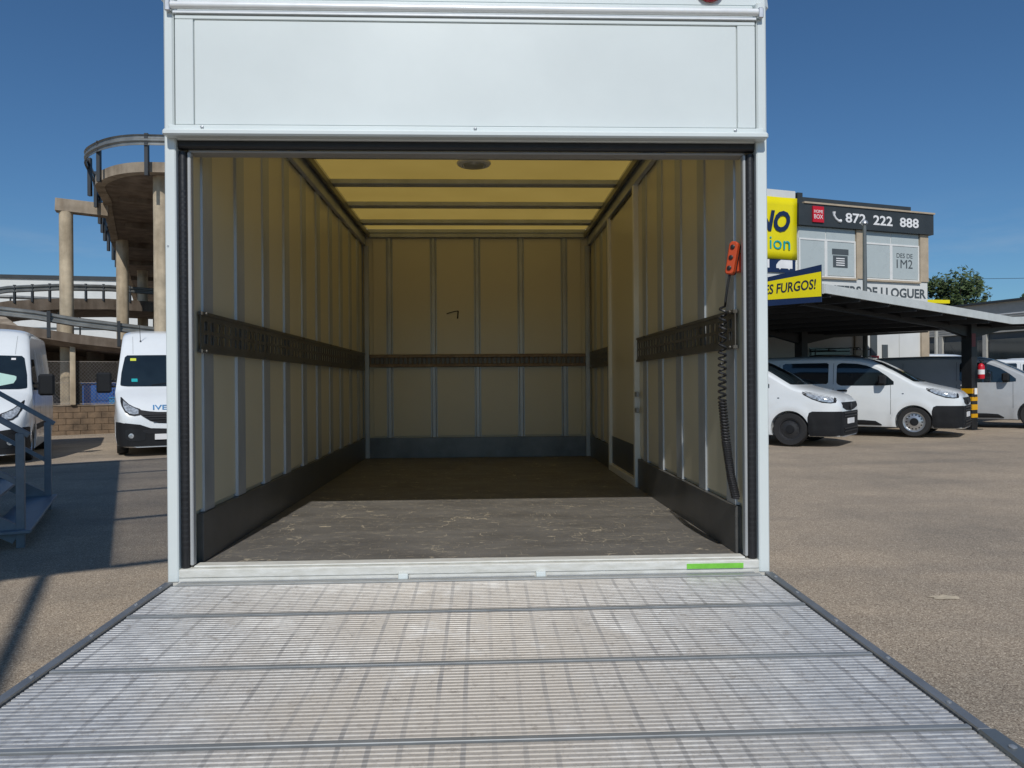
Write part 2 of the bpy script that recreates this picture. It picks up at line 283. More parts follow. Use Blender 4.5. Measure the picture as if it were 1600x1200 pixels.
def link(name, me, m, parent=None):
    o = bpy.data.objects.new(name, me); COL.objects.link(o)
    if m is not None and not me.materials: me.materials.append(m)
    if parent is not None:
        o.parent = parent
        if parent.get('_world'): o.matrix_parent_inverse = Matrix.LocRotScale(parent.location, parent.rotation_euler, None).inverted()
    return o
def tag(o, label=None, cat=None, group=None, kind=None):
    if label: o['label'] = label
    if cat: o['category'] = cat
    if group: o['group'] = group
    if kind: o['kind'] = kind
    return o
def thing(name, label, cat, loc=(0, 0, 0), rotz=0, group=None, world=True):
    o = bpy.data.objects.new(name, None); COL.objects.link(o); o.location = loc; o.rotation_euler = (0, 0, rotz); o.empty_display_size = .2
    if world: o['_world'] = 1
    return tag(o, label, cat, group)
def text(name, body, o, e, u, width, height, m, parent=None, depth=.01, bold=.0, shear=0., align=0.):
    """lettering as a mesh fitted to width x height, lower left corner at o, along e, up u"""
    c = bpy.data.curves.new('lettering', 'FONT'); c.body = body; c.offset = bold; c.shear = shear; c.resolution_u = 3; c.extrude = .5
    t = bpy.data.objects.new('lettering', c); COL.objects.link(t)
    dg = bpy.context.evaluated_depsgraph_get(); me = bpy.data.meshes.new_from_object(t.evaluated_get(dg))
    bpy.data.objects.remove(t); bpy.data.curves.remove(c)
    xs = [v.co.x for v in me.vertices]; ys = [v.co.y for v in me.vertices]
    x0, x1, y0, y1 = min(xs), max(xs), min(ys), max(ys)
    o, e, u = Vector(o), Vector(e).normalized(), Vector(u).normalized(); n = e.cross(u)
    for v in me.vertices:
        v.co = o + e * ((v.co.x - x0) / (x1 - x0) * width) + u * ((v.co.y - y0) / (y1 - y0) * height) + n * ((v.co.z + .5) * depth)
    me.materials.clear()
    return link(name, me, m, parent)
def gz(x): return .012 * max(-30, min(30, x))

# ================================================================== SETTING
# ground: one sheet, gently tilted across
b = MB(); XS = [-900, -30, 30, 900]; YS = [-400, 1500]
b.add([(x, y, gz(x)) for y in YS for x in XS], [(0, 1, 5, 4), (1, 2, 6, 5), (2, 3, 7, 6)])
tag(b.obj('ground', ASPH), kind='structure')
S_ = Vector((.9025, .4307, 0)); T_ = Vector((-.4307, .9025, 0))       # directions of the yard on the left
def ST(a, c, z=0): p = S_ * a + T_ * c; return Vector((p.x, p.y, z))
b = MB(); p0 = ST(-14, 16.85); p1 = ST(6, 16.85)
q = [ST(-16, 16.75), ST(6, 16.75), ST(6, 16.95), ST(-16, 16.95)]
b.add([(p.x, p.y, gz(p.x) + .006) for p in q], [(0, 1, 2, 3)])
tag(b.obj('drain_strip', mat('drain_concrete', (.3, .25, .2), .9, var=.3, vs=4)), kind='structure')

# ================================================================== BOX TRUCK
XL, XR, YR, YB = -1.138, 1.062, 2.695, 6.645
XI0, XI1 = -1.066, .987
ZF, ZT = ZC - .665, ZC + 1.383
D = ZC - 1.45   # offset for heights measured against a 1.45 m eye
truck = thing('box_truck', 'white box truck with open rear and lowered aluminium tail lift', 'truck', (-.04, 4.6, 0))
def tb(name, m, *bx, parent=truck, bevel=0., smooth=False):
    k = MB()
    for x in bx: k.box(*x)
    return k.obj(name, m, parent, bevel, smooth)
zt0 = 2.86 + D
# rear frame
rp = tb('rear_post', WHITE, (XL, -1.098, YR, YR + .12, .74 + D, 2.36 + D), bevel=.004)
tb('screw', STEELB, (-1.13, -1.124, YR - .002, YR, 1.93, 1.936), parent=rp)
tb('rear_post', WHITE, (1.022, XR, YR, YR + .12, .74 + D, 2.36 + D), bevel=.004)
for x0, x1 in ((-1.0975, -1.067), (.99, 1.0215)):
    s = MB(); xc = (x0 + x1) / 2; r = (x1 - x0) / 2
    s.tube([(xc, YR + .028, z) for z in (.775 + D, .79 + D, 2.28 + D, 2.3 + D)], [r * .8, r, r, r * .9], 10)
    sl_ = s.obj('rubber_seal', RUB, truck, smooth=True)
    s = MB()
    for k in range(64):
        z = .86 + D + k * .0205
        s.tube([(xc, YR + .027, z), (xc, YR + .027, z + .007)], r * 1.006, 8)
    tag(s.obj('seal_ridge', mat('rubber_ridge', (.024, .024, .026), .4), sl_), kind='stuff')
tb('jamb_trim', mat('jamb_grey', (.42, .43, .43), .5, .2), (-1.0665, -1.0535, YR + .022, YR + .05, .7955 + D, 2.298 + D), bevel=.003)
tb('jamb_trim', mat('jamb_grey', (.42, .43, .43), .5, .2), (.9785, .9895, YR + .022, YR + .05, .7955 + D, 2.298 + D), bevel=.003)
# flap above the opening
fl = tb('upper_flap', WHITE, (-1.098, 1.02, YR + .004, YR + .05, 2.338 + D, 2.80 + D), bevel=.003)
tb('flap_panel', WHITE, (-1.028, .948, YR - .003, YR + .003, 2.388 + D, 2.765 + D), parent=fl, bevel=.0025)
tb('flap_border', WHITE, (-1.096, 1.018, YR - .005, YR + .003, 2.768 + D, 2.782 + D), parent=fl, bevel=.002)
tb('flap_border', WHITE, (-1.096, -1.031, YR - .005, YR + .003, 2.388 + D, 2.767 + D), parent=fl, bevel=.002)
tb('flap_border', WHITE, (.951, 1.018, YR - .005, YR + .003, 2.388 + D, 2.767 + D), parent=fl, bevel=.002)
tb('bottom_strip', WHITE, (-1.12, 1.05, YR - .008, YR + .003, 2.362 + D, 2.387 + D), parent=fl, bevel=.003)
for x in (-1.0, -.02, .94):
    s = MB(); s.lathe([(.006, 0), (.006, .003), (.003, .005)], (x, YR - .008, 2.378 + D), (0, -1, 0), 10); s.obj('rivet', PALLIN, fl, smooth=True)
tb('drip_lip', WHITE, (-1.128, 1.052, YR - .045, YR - .0002, 2.338 + D, 2.3615 + D), bevel=.006)
s = MB(); s.tube([(-1.10, YR + .03, 2.322 + D), (1.02, YR + .03, 2.322 + D)], .014, 12); s.box(-1.1, 1.02, YR + .016, YR + .05, 2.322 + D, 2.337 + D); s.obj('top_seal', RUB, truck, smooth=True)
tb('header_trim', mat('header_grey', (.3, .29, .27), .6), (-1.066, .989, YR + .03, YR + .09, 2.2985 + D, 2.3075 + D), bevel=.003)
# posts beside the flap, hinge bar, roof cap
tb('corner_post', WHITE, (XL, -1.102, YR - .002, YR + .12, 2.363 + D, zt0), bevel=.006)
tb('corner_post', WHITE, (1.024, XR, YR - .002, YR + .12, 2.363 + D, zt0), bevel=.006)
s = MB(); s.tube([(-1.105, YR - .012, 2.813 + D), (1.025, YR - .012, 2.813 + D)], .0135, 14); s.box(-1.1, 1.02, YR - .012, YR + .02, 2.787 + D, 2.796 + D)
hb = s.obj('hinge_bar', ALUW, truck, smooth=True)
for x0, x1 in ((-1.125, -1.106), (1.026, 1.045)):
    tb('hinge_bracket', ALU, (x0, x1, YR - .022, YR - .003, 2.79 + D, 2.83 + D), parent=hb, bevel=.003)
tb('top_beam', WHITE, (-1.1, 1.022, YR + .022, YR + .12, 2.803 + D, zt0 - .004), bevel=.004)
s = MB(); s.extr([(XL - .03, 2.842 + D), (XR + .03, 2.842 + D), (XR + .02, 2.93 + D), (XR - .05, 2.98 + D), (XL + .05, 2.98 + D), (XL - .02, 2.93 + D)], (0, 0, 0), (1, 0, 0), (0, 0, 1), (0, 1, 0), YR + .03, YR + .2)
s.obj('roof_cap', WHITE, truck, bevel=.02)
s = MB()
s.lathe([(.05, 0), (.052, .012), (.04, .025), (.0, .03)], (.86, YR + .028, 2.918 + D), (0, -1, 0), 20)
ml = s.obj('marker_lamp', REDL, truck, smooth=True)
s = MB()
s.lathe([(.05, 0), (.052, .012), (.04, .025), (.0, .03)], (-.94, YR + .028, 2.918 + D), (0, -1, 0), 20); s.obj('marker_lamp', REDL, truck, smooth=True)
# sill
sill = tb('sill', WORN, (-1.098, 1.022, YR + .001, YR + .06, .755 + D, .787 + D), (-1.053, .978, YR + .02, YR + .076, .7875 + D, .795 + D), bevel=.003)
tb('sill_base', WORN, (XL, XR, YR + .004, YR + .1, .70 + D, .7545 + D), parent=sill)
for x0, x1 in ((-.31, -.275), (.19, .225)): tb('sill_tab', WHITE, (x0, x1, YR - .022, YR + .0005, .737 + D, .762 + D), parent=sill, bevel=.002)
tb('green_tape', GREEN, (.75, .962, YR - .0015, YR + .0005, .7585 + D, .777 + D), parent=sill)
for x0, x1 in ((-.27, .185), (.23, 1.0), (-1.09, -.315)):
    tb('hinge_leaf', PALLIN, (x0, x1, YR - .012, YR + .0002, .735 + D, .7445 + D), parent=sill)
# load floor, outer shell
FL = tb('load_floor', DECK, (XI0 - .03, XI1 + .03, YR + .0765, YB + .03, ZF - .04, ZF))
def boxshell(n, *bx): return tb(n, WHITE, *bx)
boxshell('outer_wall', (XL, XL + .02, YR + .121, YB + .07, .68, zt0))
boxshell('outer_wall', (XR - .02, XR, YR + .121, YB + .07, .68, zt0))
boxshell('front_wall', (XL + .021, XR - .021, YB + .045, YB + .07, .68, zt0))
# chassis and wheels underneath
s = MB(); s.box(-.45, -.36, YR + .3, YB + 1.6, .5, .66); s.box(.28, .37, YR + .3, YB + 1.6, .5, .66); s.box(-.9, .82, YR + .3, YR + .42, .42, .56); s.box(-.36, .28, 4.2, 4.3, .5, .62)
s.box(-.9, .82, 3.9, 4.0, .68, .745); s.box(-.9, .82, 5.6, 5.7, .68, .745); s.box(-.6, -.45, 4.35, 4.65, .3, .5); s.box(.37, .52, 4.35, 4.65, .3, .5)
s.obj('chassis', DKST, truck)
for x in (-.86, .78):
    for y in (4.5,):
        s = MB(); s.lathe([(.18, -.1), (.33, -.11), (.345, -.08), (.345, .08), (.33, .11), (.18, .1)], (x, y, .345 + gz(x)), (1, 0, 0), 28); wo = s.obj('wheel', TYRE, truck, smooth=True)
        s = MB(); s.lathe([(.18, -.06), (.18, .06), (.1, .03)], (x, y, .345 + gz(x)), (1, 0, 0), 20); s.obj('rim', RIMS, wo, smooth=True)
# roof: translucent sheets between bows
bows = [YR + .17, 3.18, 3.80, 4.42, 5.045, 5.665, 6.27, YB + .02]
rf = tb('roof_frame', ALU, (XL + .022, XI0 + .045, YR + .125, YB + .04, ZT - .035, ZT + .012), (XI1 - .045, XR - .022, YR + .125, YB + .04, ZT - .035, ZT + .012))
for i, y in enumerate(bows): tb('roof_bow', STEELB, (XI0 + .046, XI1 - .046, y - .045 if i else y - .03, y + .045 if i < 7 else y, ZT - .03, ZT + .004), parent=rf, bevel=.004)
for i in range(7): tb('roof_panel', TRANS, (XL + .022, XR - .022, bows[i] + .001, bows[i + 1] - .001, ZT + .0125, ZT + .0155), parent=rf)
for sd in (-1, 1):
    x0 = XI0 + .046 if sd < 0 else XI1 - .066
    tb('roof_rail', mat('rail_dark', (.16, .155, .13), .4, .5), (x0, x0 + .02, YR + .13, YB + .0, ZT - .075, ZT - .031), parent=rf, bevel=.003)
    tb('roof_rail', STEELB, (XI0 + .001 if sd < 0 else XI1 - .031, XI0 + .031 if sd < 0 else XI1 - .001, YR + .13, YB, ZT - .14, ZT - .0355), parent=rf, bevel=.003)
s = MB(); s.lathe([(.105, 0), (.108, -.008), (.1, -.018), (.078, -.022), (.07, -.014)], (-.045, 4.62, ZT + .004), (0, 0, 1), 32)
dl = s.obj('dome_light', mat('lamp_rim', (.75, .73, .66), .4), truck, smooth=True)
s = MB(); s.lathe([(.069, -.012), (.06, -.03), (.03, -.036), (.0, -.037)], (-.045, 4.62, ZT + .004), (0, 0, 1), 28); s.obj('lens', mat('milky_lens', (.4, .38, .3), .3), dl, smooth=True)
# side walls
def hat(x_wall, sgn, yc, z0, z1, wd=.125, pr=.016):
    """folded steel post: side flanges and a raised middle"""
    a, c = wd / 2, wd / 2 - .012
    P = [(yc - a, 0), (yc - a, .004), (yc - c - .008, .004), (yc - c, pr), (yc + c, pr), (yc + c + .008, .004), (yc + a, .004), (yc + a, 0)]
    return MB().extr([(y, d) for y, d in P], (x_wall, 0, 0), (0, 1, 0), (sgn, 0, 0), (0, 0, 1), z0, z1)
ZK = ZF + .195
ribsL = [2.9 + .387 * k for k in range(10)]
lw = tb('side_wall', CREAM, (XL + .0205, XI0 - .012, YR + .125, YB + .02, ZF - .02, ZT - .036))
tb('jamb_liner', CREAM, (-1.097, XI0 - .012, YR + .0505, YR + .1245, ZF - .02, ZT - .036), parent=lw)
edges = [YR + .008] + ribsL + [YB]
for i in range(len(edges) - 1): tb('wall_panel', CREAM, (XI0 - .011, XI0 - .002 - .003 * (i % 2), edges[i] + .045, edges[i + 1] - .045, ZK + .002, ZT - .1405), parent=lw, bevel=.002)
for y in ribsL:
    hat(XI0 - .011, 1, y, ZK - .01, ZT - .1405).obj('wall_post', STEELB, lw)
tb('kick_plate', KICK, (XI0 - .0115, XI0 + .014, YR + .113, YB - .001, ZF + .0005, ZK - .012), parent=lw, bevel=.002)
rw = tb('side_wall', CREAM, (XI1 + .012, XR - .0205, YR + .125, YB + .02, ZF - .02, ZT - .036))
tb('jamb_liner', CREAM, (XI1 + .012, 1.021, YR + .0505, YR + .1245, ZF - .02, ZT - .036), parent=rw)
DY0, DY1 = 4.64, 5.56
ribsR = [2.885 + .384 * k for k in range(5)] + [5.72, 6.05, 6.38]
segs = [YR + .052] + ribsR[:5] + [DY0] + [DY1] + ribsR[5:] + [YB]
for i in range(len(segs) - 1):
    if segs[i] == DY0: continue
    a = .05 if segs[i] in ribsR else .0; c = .05 if segs[i + 1] in ribsR else 0
    if segs[i + 1] - c - segs[i] - a < .02: continue
    tb('wall_panel', CREAM, (XI1 + .002, XI1 + .011, segs[i] + a, segs[i + 1] - c, ZK + .002, ZT - .1405), parent=rw, bevel=.002)
for y in ribsR: hat(XI1 + .011, -1, y, ZK - .01, ZT - .1405).obj('wall_post', STEELB, rw)
tb('kick_plate', KICK, (XI1 - .014, XI1 + .0115, YR + .113, DY0 - .035, ZF + .0005, ZK - .012), parent=rw, bevel=.002)
tb('kick_plate', KICK, (XI1 - .014, XI1 + .0115, DY1 + .035, YB - .001, ZF + .0005, ZK - .012), parent=rw, bevel=.002)
# side door
zd0, zd1 = .825 + D, 2.73 + D
dr = tb('side_door', CREAM, (XI1 - .006, XI1 + .0115, DY0 + .001, DY1 - .001, zd0, zd1 - .002))
FR = mat('door_frame', (.82, .80, .72), .35, .1)
for y0, y1, z0, z1 in ((DY0 - .03, DY0 + .012, ZF + .001, zd1 + .03), (DY1 - .012, DY1 + .03, ZF + .001, zd1 + .03), (DY0 + .0125, DY1 - .0125, zd1 - .0, zd1 + .03), (DY0 + .0125, DY1 - .0125, ZF + .001, zd0 + .012)):
    tb('door_frame', FR, (XI1 - .03, XI1 + .0113, y0, y1, z0, z1), parent=dr, bevel=.003)
tb('door_kick_plate', KICK, (XI1 - .012, XI1 - .0065, DY0 + .03, DY1 - .03, zd0 + .02, zd0 + .22), parent=dr)
s = MB(); s.tube([(XI1 - .012, DY0 + .02, 2.3), (XI1 - .012, DY0 + .02, 2.66), (XI1 - .012, DY1 - .05, 2.66)], .007, 6); s.obj('door_gasket', RUB, dr)
for z in (1.26 + D, 1.36 + D): tb('hinge', PALLIN, (XI1 - .03, XI1 - .012, DY0 - .085, DY0 - .0305, z, z + .03), parent=dr, bevel=.003)
tb('latch', DKST, (XI1 - .02, XI1 - .0066, DY0 + .03, DY0 + .05, 1.3 + D, 1.315 + D), parent=dr)
# front bulkhead
fw = tb('bulkhead', CREAM, (XI0, XI1, YB + .012, YB + .044, ZF, ZT - .036))
ribsB = [-.83 + .3935 * k for k in range(5)]
eb = [XI0 + .06] + ribsB + [XI1 - .06]
for z0, z1 in ((ZK + .002, 1.60 + D), (1.715 + D, ZT - .075)):
    for i in range(6): tb('bulkhead_panel', CREAM, (eb[i] + .03, eb[i + 1] - .03, YB + .0, YB + .011, z0, z1), parent=fw, bevel=.002)
for x in ribsB:
    P = [(x - .034, 0), (x - .034, .006), (x - .02, .006), (x - .014, .024), (x + .014, .024), (x + .02, .006), (x + .034, .006), (x + .034, 0)]
    for z0, z1 in ((ZK - .01, 1.598 + D), (1.717 + D, ZT - .073)):
        MB().extr(P, (0, YB + .0115, 0), (1, 0, 0), (0, -1, 0), (0, 0, 1), z0, z1).obj('bulkhead_post', STEELB, fw)
for x0, x1 in ((XI0 + .0145, XI0 + .055), (XI1 - .055, XI1 - .0145)): tb('corner_strip', STEELB, (x0, x1, YB - .02, YB + .0115, ZF + .001, ZT - .145), parent=fw, bevel=.003)
tb('head_rail', STEELB, (XI0 + .032, XI1 - .032, YB - .03, YB + .011, ZT - .071, ZT - .037), parent=fw, bevel=.003)
tb('kick_plate', KICKB, (XI0 + .056, XI1 - .056, YB - .022, YB + .0113, ZF + .001, ZK - .012), parent=fw, bevel=.002)
s = MB(); x0, x1 = XI0 + .057, XI1 - .057
s.box(x0, x1, YB - .03, YB + .011, 1.685 + D, 1.714 + D); s.box(x0, x1, YB - .03, YB + .011, 1.602 + D, 1.628 + D); s.box(x0, x1, YB - .004, YB + .011, 1.6285 + D, 1.6845 + D)
br = s.obj('bulkhead_rail', RAILR, fw, bevel=.002)
n_ = 46
for k in range(n_):
    x = x0 + .03 + (x1 - x0 - .06) * k / (n_ - 1)
    tb('rail_slot_bar', RAILM, (x - .013, x + .013, YB - .022, YB - .0045, 1.63 + D, 1.683 + D), parent=br)
s = MB(); s.tube([(-.32, YB - .002, 2.08 + D), (-.25, YB - .002, 2.1 + D), (-.215, YB - .002, 2.105 + D)], .004, 5); s.tube([(-.215, YB - .002, 2.105 + D), (-.222, YB - .002, 2.035 + D)], .006, 5); s.obj('scuff_strip', RUB, fw)
# perforated lashing rails on the sides
def lash(xw, sgn, y0, y1, zb, zt, parent):
    h = zt - zb; s = MB(); xa, xb = (xw, xw + sgn * .004); X0, X1 = min(xa, xb), max(xa, xb)
    z = [zb, zb + .18 * h, zb + .45 * h, zb + .56 * h, zb + .83 * h, zt]
    s.box(X0, X1, y0, y1, z[0], z[1]); s.box(X0, X1, y0, y1, z[2], z[3]); s.box(X0, X1, y0, y1, z[4], z[5])
    n = int((y1 - y0) / .066)
    for k in range(n + 1):
        y = y0 + .066 * k
        s.box(X0, X1, y, min(y + .034, y1), z[1], z[2]); s.box(X0, X1, y, min(y + .034, y1), z[3], z[4])
    W0, W1 = (xw - sgn * .008, xw + sgn * .01)
    s.box(min(W0, W1), max(W0, W1), y0, y1, zt, zt + .012); s.box(min(W0, W1), max(W0, W1), y0, y1, zb - .012, zb)
    o = s.obj('lashing_rail', RAILM, parent)
    yy = y0 + .03
    while yy < y1:
        for zz in (zb - .006, zt + .006):
            s = MB(); s.lathe([(.006, 0), (.006, .004), (.003, .006)], (xw + sgn * .012, yy, zz), (sgn, 0, 0), 8); s.obj('rivet', RAILM, o)
        yy += .76
lash(XI0 + .012, 1, YR + .1, YB - .05, 1.585 + D, 1.715 + D, lw)
lash(XI1 - .012, -1, YR + .1, DY0 - .05, 1.59 + D, 1.715 + D, rw)
lash(XI1 - .012, -1, DY1 + .04, YB - .05, 1.59 + D, 1.715 + D, rw)
# tail lift
TY0, TY1 = YR - .025, 1.02
def tz(y): return .744 + D - .026 * (TY0 - y)
s = MB(); y0, y1 = TY1 + .12, TY0
s.hexa([(XL + .02, y0, tz(y0) - .05), (XR - .02, y0, tz(y0) - .05), (XR - .02, y1, tz(y1) - .05), (XL + .02, y1, tz(y1) - .05), (XL + .02, y0, tz(y0) - .0065), (XR - .02, y0, tz(y0) - .0065), (XR - .02, y1, tz(y1) - .0065), (XL + .02, y1, tz(y1) - .0065)])
s.hexa([(XL + .02, TY1, tz(TY1) - .02), (XR - .02, TY1, tz(TY1) - .02), (XR - .02, y0, tz(y0) - .05), (XL + .02, y0, tz(y0) - .05), (XL + .02, TY1, tz(TY1) - .01), (XR - .02, TY1, tz(TY1) - .01), (XR - .02, y0, tz(y0) - .0065), (XL + .02, y0, tz(y0) - .0065)])
lift = s.obj('tail_lift', PALLIN, truck)
seams = [TY0, 2.324, 1.919, 1.523, TY1 + .05]
for i in range(4):
    ya, yb = seams[i] - (.012 if i else .03), seams[i + 1] + .014
    n = int(round((ya - yb) / .0172)); p = (ya - yb) / n; prof = []
    for k in range(n):
        y = ya - k * p
        prof += [(y, -.0042), (y - p * .12, -.0042), (y - p * .24, .0), (y - p * .88, .0)]
    prof.append((yb, -.0042)); m_ = len(prof); s = MB()
    X0, X1 = XL + .036, XR - .036
    vs = [(X0, y, tz(y) + h) for y, h in prof] + [(X1, y, tz(y) + h) for y, h in prof]
    s.add(vs, [(k, k + 1, k + 1 + m_, k + m_) for k in range(m_ - 1)])
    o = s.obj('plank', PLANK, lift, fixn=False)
    if sum((f.normal.z for f in o.data.polygons)) < 0: o.data.flip_normals()
SEAM = mat('seam_strip', (.30, .315, .32), .4, .4, var=.15, vs=12)
for y in seams[1:4]:
    s = MB(); z = tz(y); s.hexa([(XL + .034, y - .0095, z - .006), (XR - .034, y - .0095, z - .006), (XR - .034, y + .0075, z - .006), (XL + .034, y + .0075, z - .006), (XL + .034, y - .0095, z + .003), (XR - .034, y - .0095, z + .003), (XR - .034, y + .0075, z + .003), (XL + .034, y + .0075, z + .003)])
    s.obj('seam_strip', SEAM, lift, bevel=.0015)
s = MB(); s.box(XL + .05, XR - .05, TY0 - .029, TY0 + .0, tz(TY0) - .006, tz(TY0) + .003); s.obj('hinge_strip', mat('hinge_alu', (.4, .41, .4), .45, .4, var=.2, vs=8), lift, bevel=.002)
for xa, xb in ((XL, XL + .031), (XR - .031, XR)):
    s = MB(); y0, y1 = 1.50, TY0
    s.hexa([(xa, y0, tz(y0) - .04), (xb, y0, tz(y0) - .04), (xb, y1, tz(y1) - .04), (xa, y1, tz(y1) - .04), (xa, y0, tz(y0) + .006), (xb, y0, tz(y0) + .006), (xb, y1, tz(y1) + .006), (xa, y1, tz(y1) + .006)])
    sr = s.obj('side_rail', mat('side_rail_alu', (.24, .25, .26), .4, .5, var=.2, vs=10), lift, bevel=.003)
    for y in (2.6, 2.42, 2.15, 1.87, 1.62):
        s = MB(); s.lathe([(.006, 0), (.006, .002), (.003, .004)], ((xa + xb) / 2, y, tz(y) + .006), (0, 0, 1), 10); s.obj('rivet', PALLIN, sr, smooth=True)
    s = MB(); xm = (xa + xb) / 2; w_ = .036; y0, y1 = TY1, 1.497
    s.hexa([(xm - w_, y0, tz(y0) - .04), (xm + w_ - (0 if xa < 0 else 0), y0, tz(y0) - .04), (xm + .02, y1, tz(y1) - .04), (xm - .02, y1, tz(y1) - .04), (xm - w_, y0, tz(y0) + .004), (xm + w_, y0, tz(y0) + .004), (xm + .02, y1, tz(y1) + .009), (xm - .02, y1, tz(y1) + .009)])
    cc = s.obj('corner_cap', mat('corner_cap_alu', (.17, .19, .2), .4, .5), lift, bevel=.004)
    s = MB(); s.lathe([(.008, 0), (.008, .002), (.003, .005)], (xm, 1.42, tz(1.42) + .0085), (0, 0, 1), 12); s.obj('rivet', PALLIN, cc, smooth=True)
for x in (-.75, .68):
    s = MB(); s.bar((x, TY0 - .1, tz(2.5) - .08), (x, YR + .35, .5), .07, .09); s.obj('lift_arm', DKST, lift)

# ================================================================== lift remote
rc = thing('lift_remote', 'orange push-button remote with black coiled cable on right jamb', 'remote control', (.955, 2.78, 1.85))
bx, by, bz = .953, 2.765, 1.9
s = MB(); P = [(-.016, -.058), (-.01, -.064), (.01, -.064), (.016, -.056), (.0175, .05), (.011, .062), (-.011, .062), (-.0175, .05)]
tilt = Vector((.16, -.05, 1)).normalized(); ee = Vector((.75, -.6, 0)).normalized(); ee = (ee - tilt * ee.dot(tilt)).normalized(); nn = ee.cross(tilt)
s.extr(P, (bx, by, bz), ee, tilt, nn, -.016, .014); bo = s.obj('body', ORANGE, rc, bevel=.004)
s = MB(); s.extr([(q[0] * 1.02, q[1] * .97) for q in P], (bx, by, bz), ee, tilt, nn, -.022, -.0165); s.obj('back_cover', BLKP, bo)
for k in (-.04, 0, .04):
    s = MB(); s.lathe([(.0085, .0), (.0085, .004), (.005, .006)], Vector((bx, by, bz)) + tilt * k + nn * .014, nn, 14); s.obj('button', RUB, bo, smooth=True)
s = MB(); s.extr([(.0, -.05), (.03, -.045), (.03, .03), (.0, .025)], Vector((bx, by, bz)) + ee * .006, ee, tilt, nn, -.045, -.0225); s.obj('holder', ORANGE, rc, bevel=.003)
path = []; base = Vector((bx, by, bz)) - tilt * .068
path += [base + tilt * .01, base, base + Vector((-.008, .005, -.05)), Vector((.93, 2.78, 1.735))]
keys = [(.925, 2.79, 1.72), (.92, 2.79, 1.55), (.918, 2.79, 1.36), (.93, 2.785, 1.2), (.945, 2.775, 1.07), (.962, 2.77, .985)]
turns, N = 46, 46 * 8
acc = [0]; 
for i in range(len(keys) - 1): acc.append(acc[-1] + (Vector(keys[i + 1]) - Vector(keys[i])).length)
wts = [2.9, 2.2, 1.0, .75, .75]     # stretched near the top
ph = 0
for i in range(len(keys) - 1):
    L = (Vector(keys[i + 1]) - Vector(keys[i])).length; nt_ = L / (.0115 * wts[i]); st = max(6, int(nt_ * 8))
    for k in range(st):
        q = Vector(keys[i]).lerp(Vector(keys[i + 1]), k / st); ph += nt_ / st * 2 * math.pi; r = .0135
        path.append(q + Vector((math.cos(ph) * r, math.sin(ph) * r, 0)))
MB().tube(path, .0046, 6).obj('cable', RUB, rc, smooth=True)
#MORE

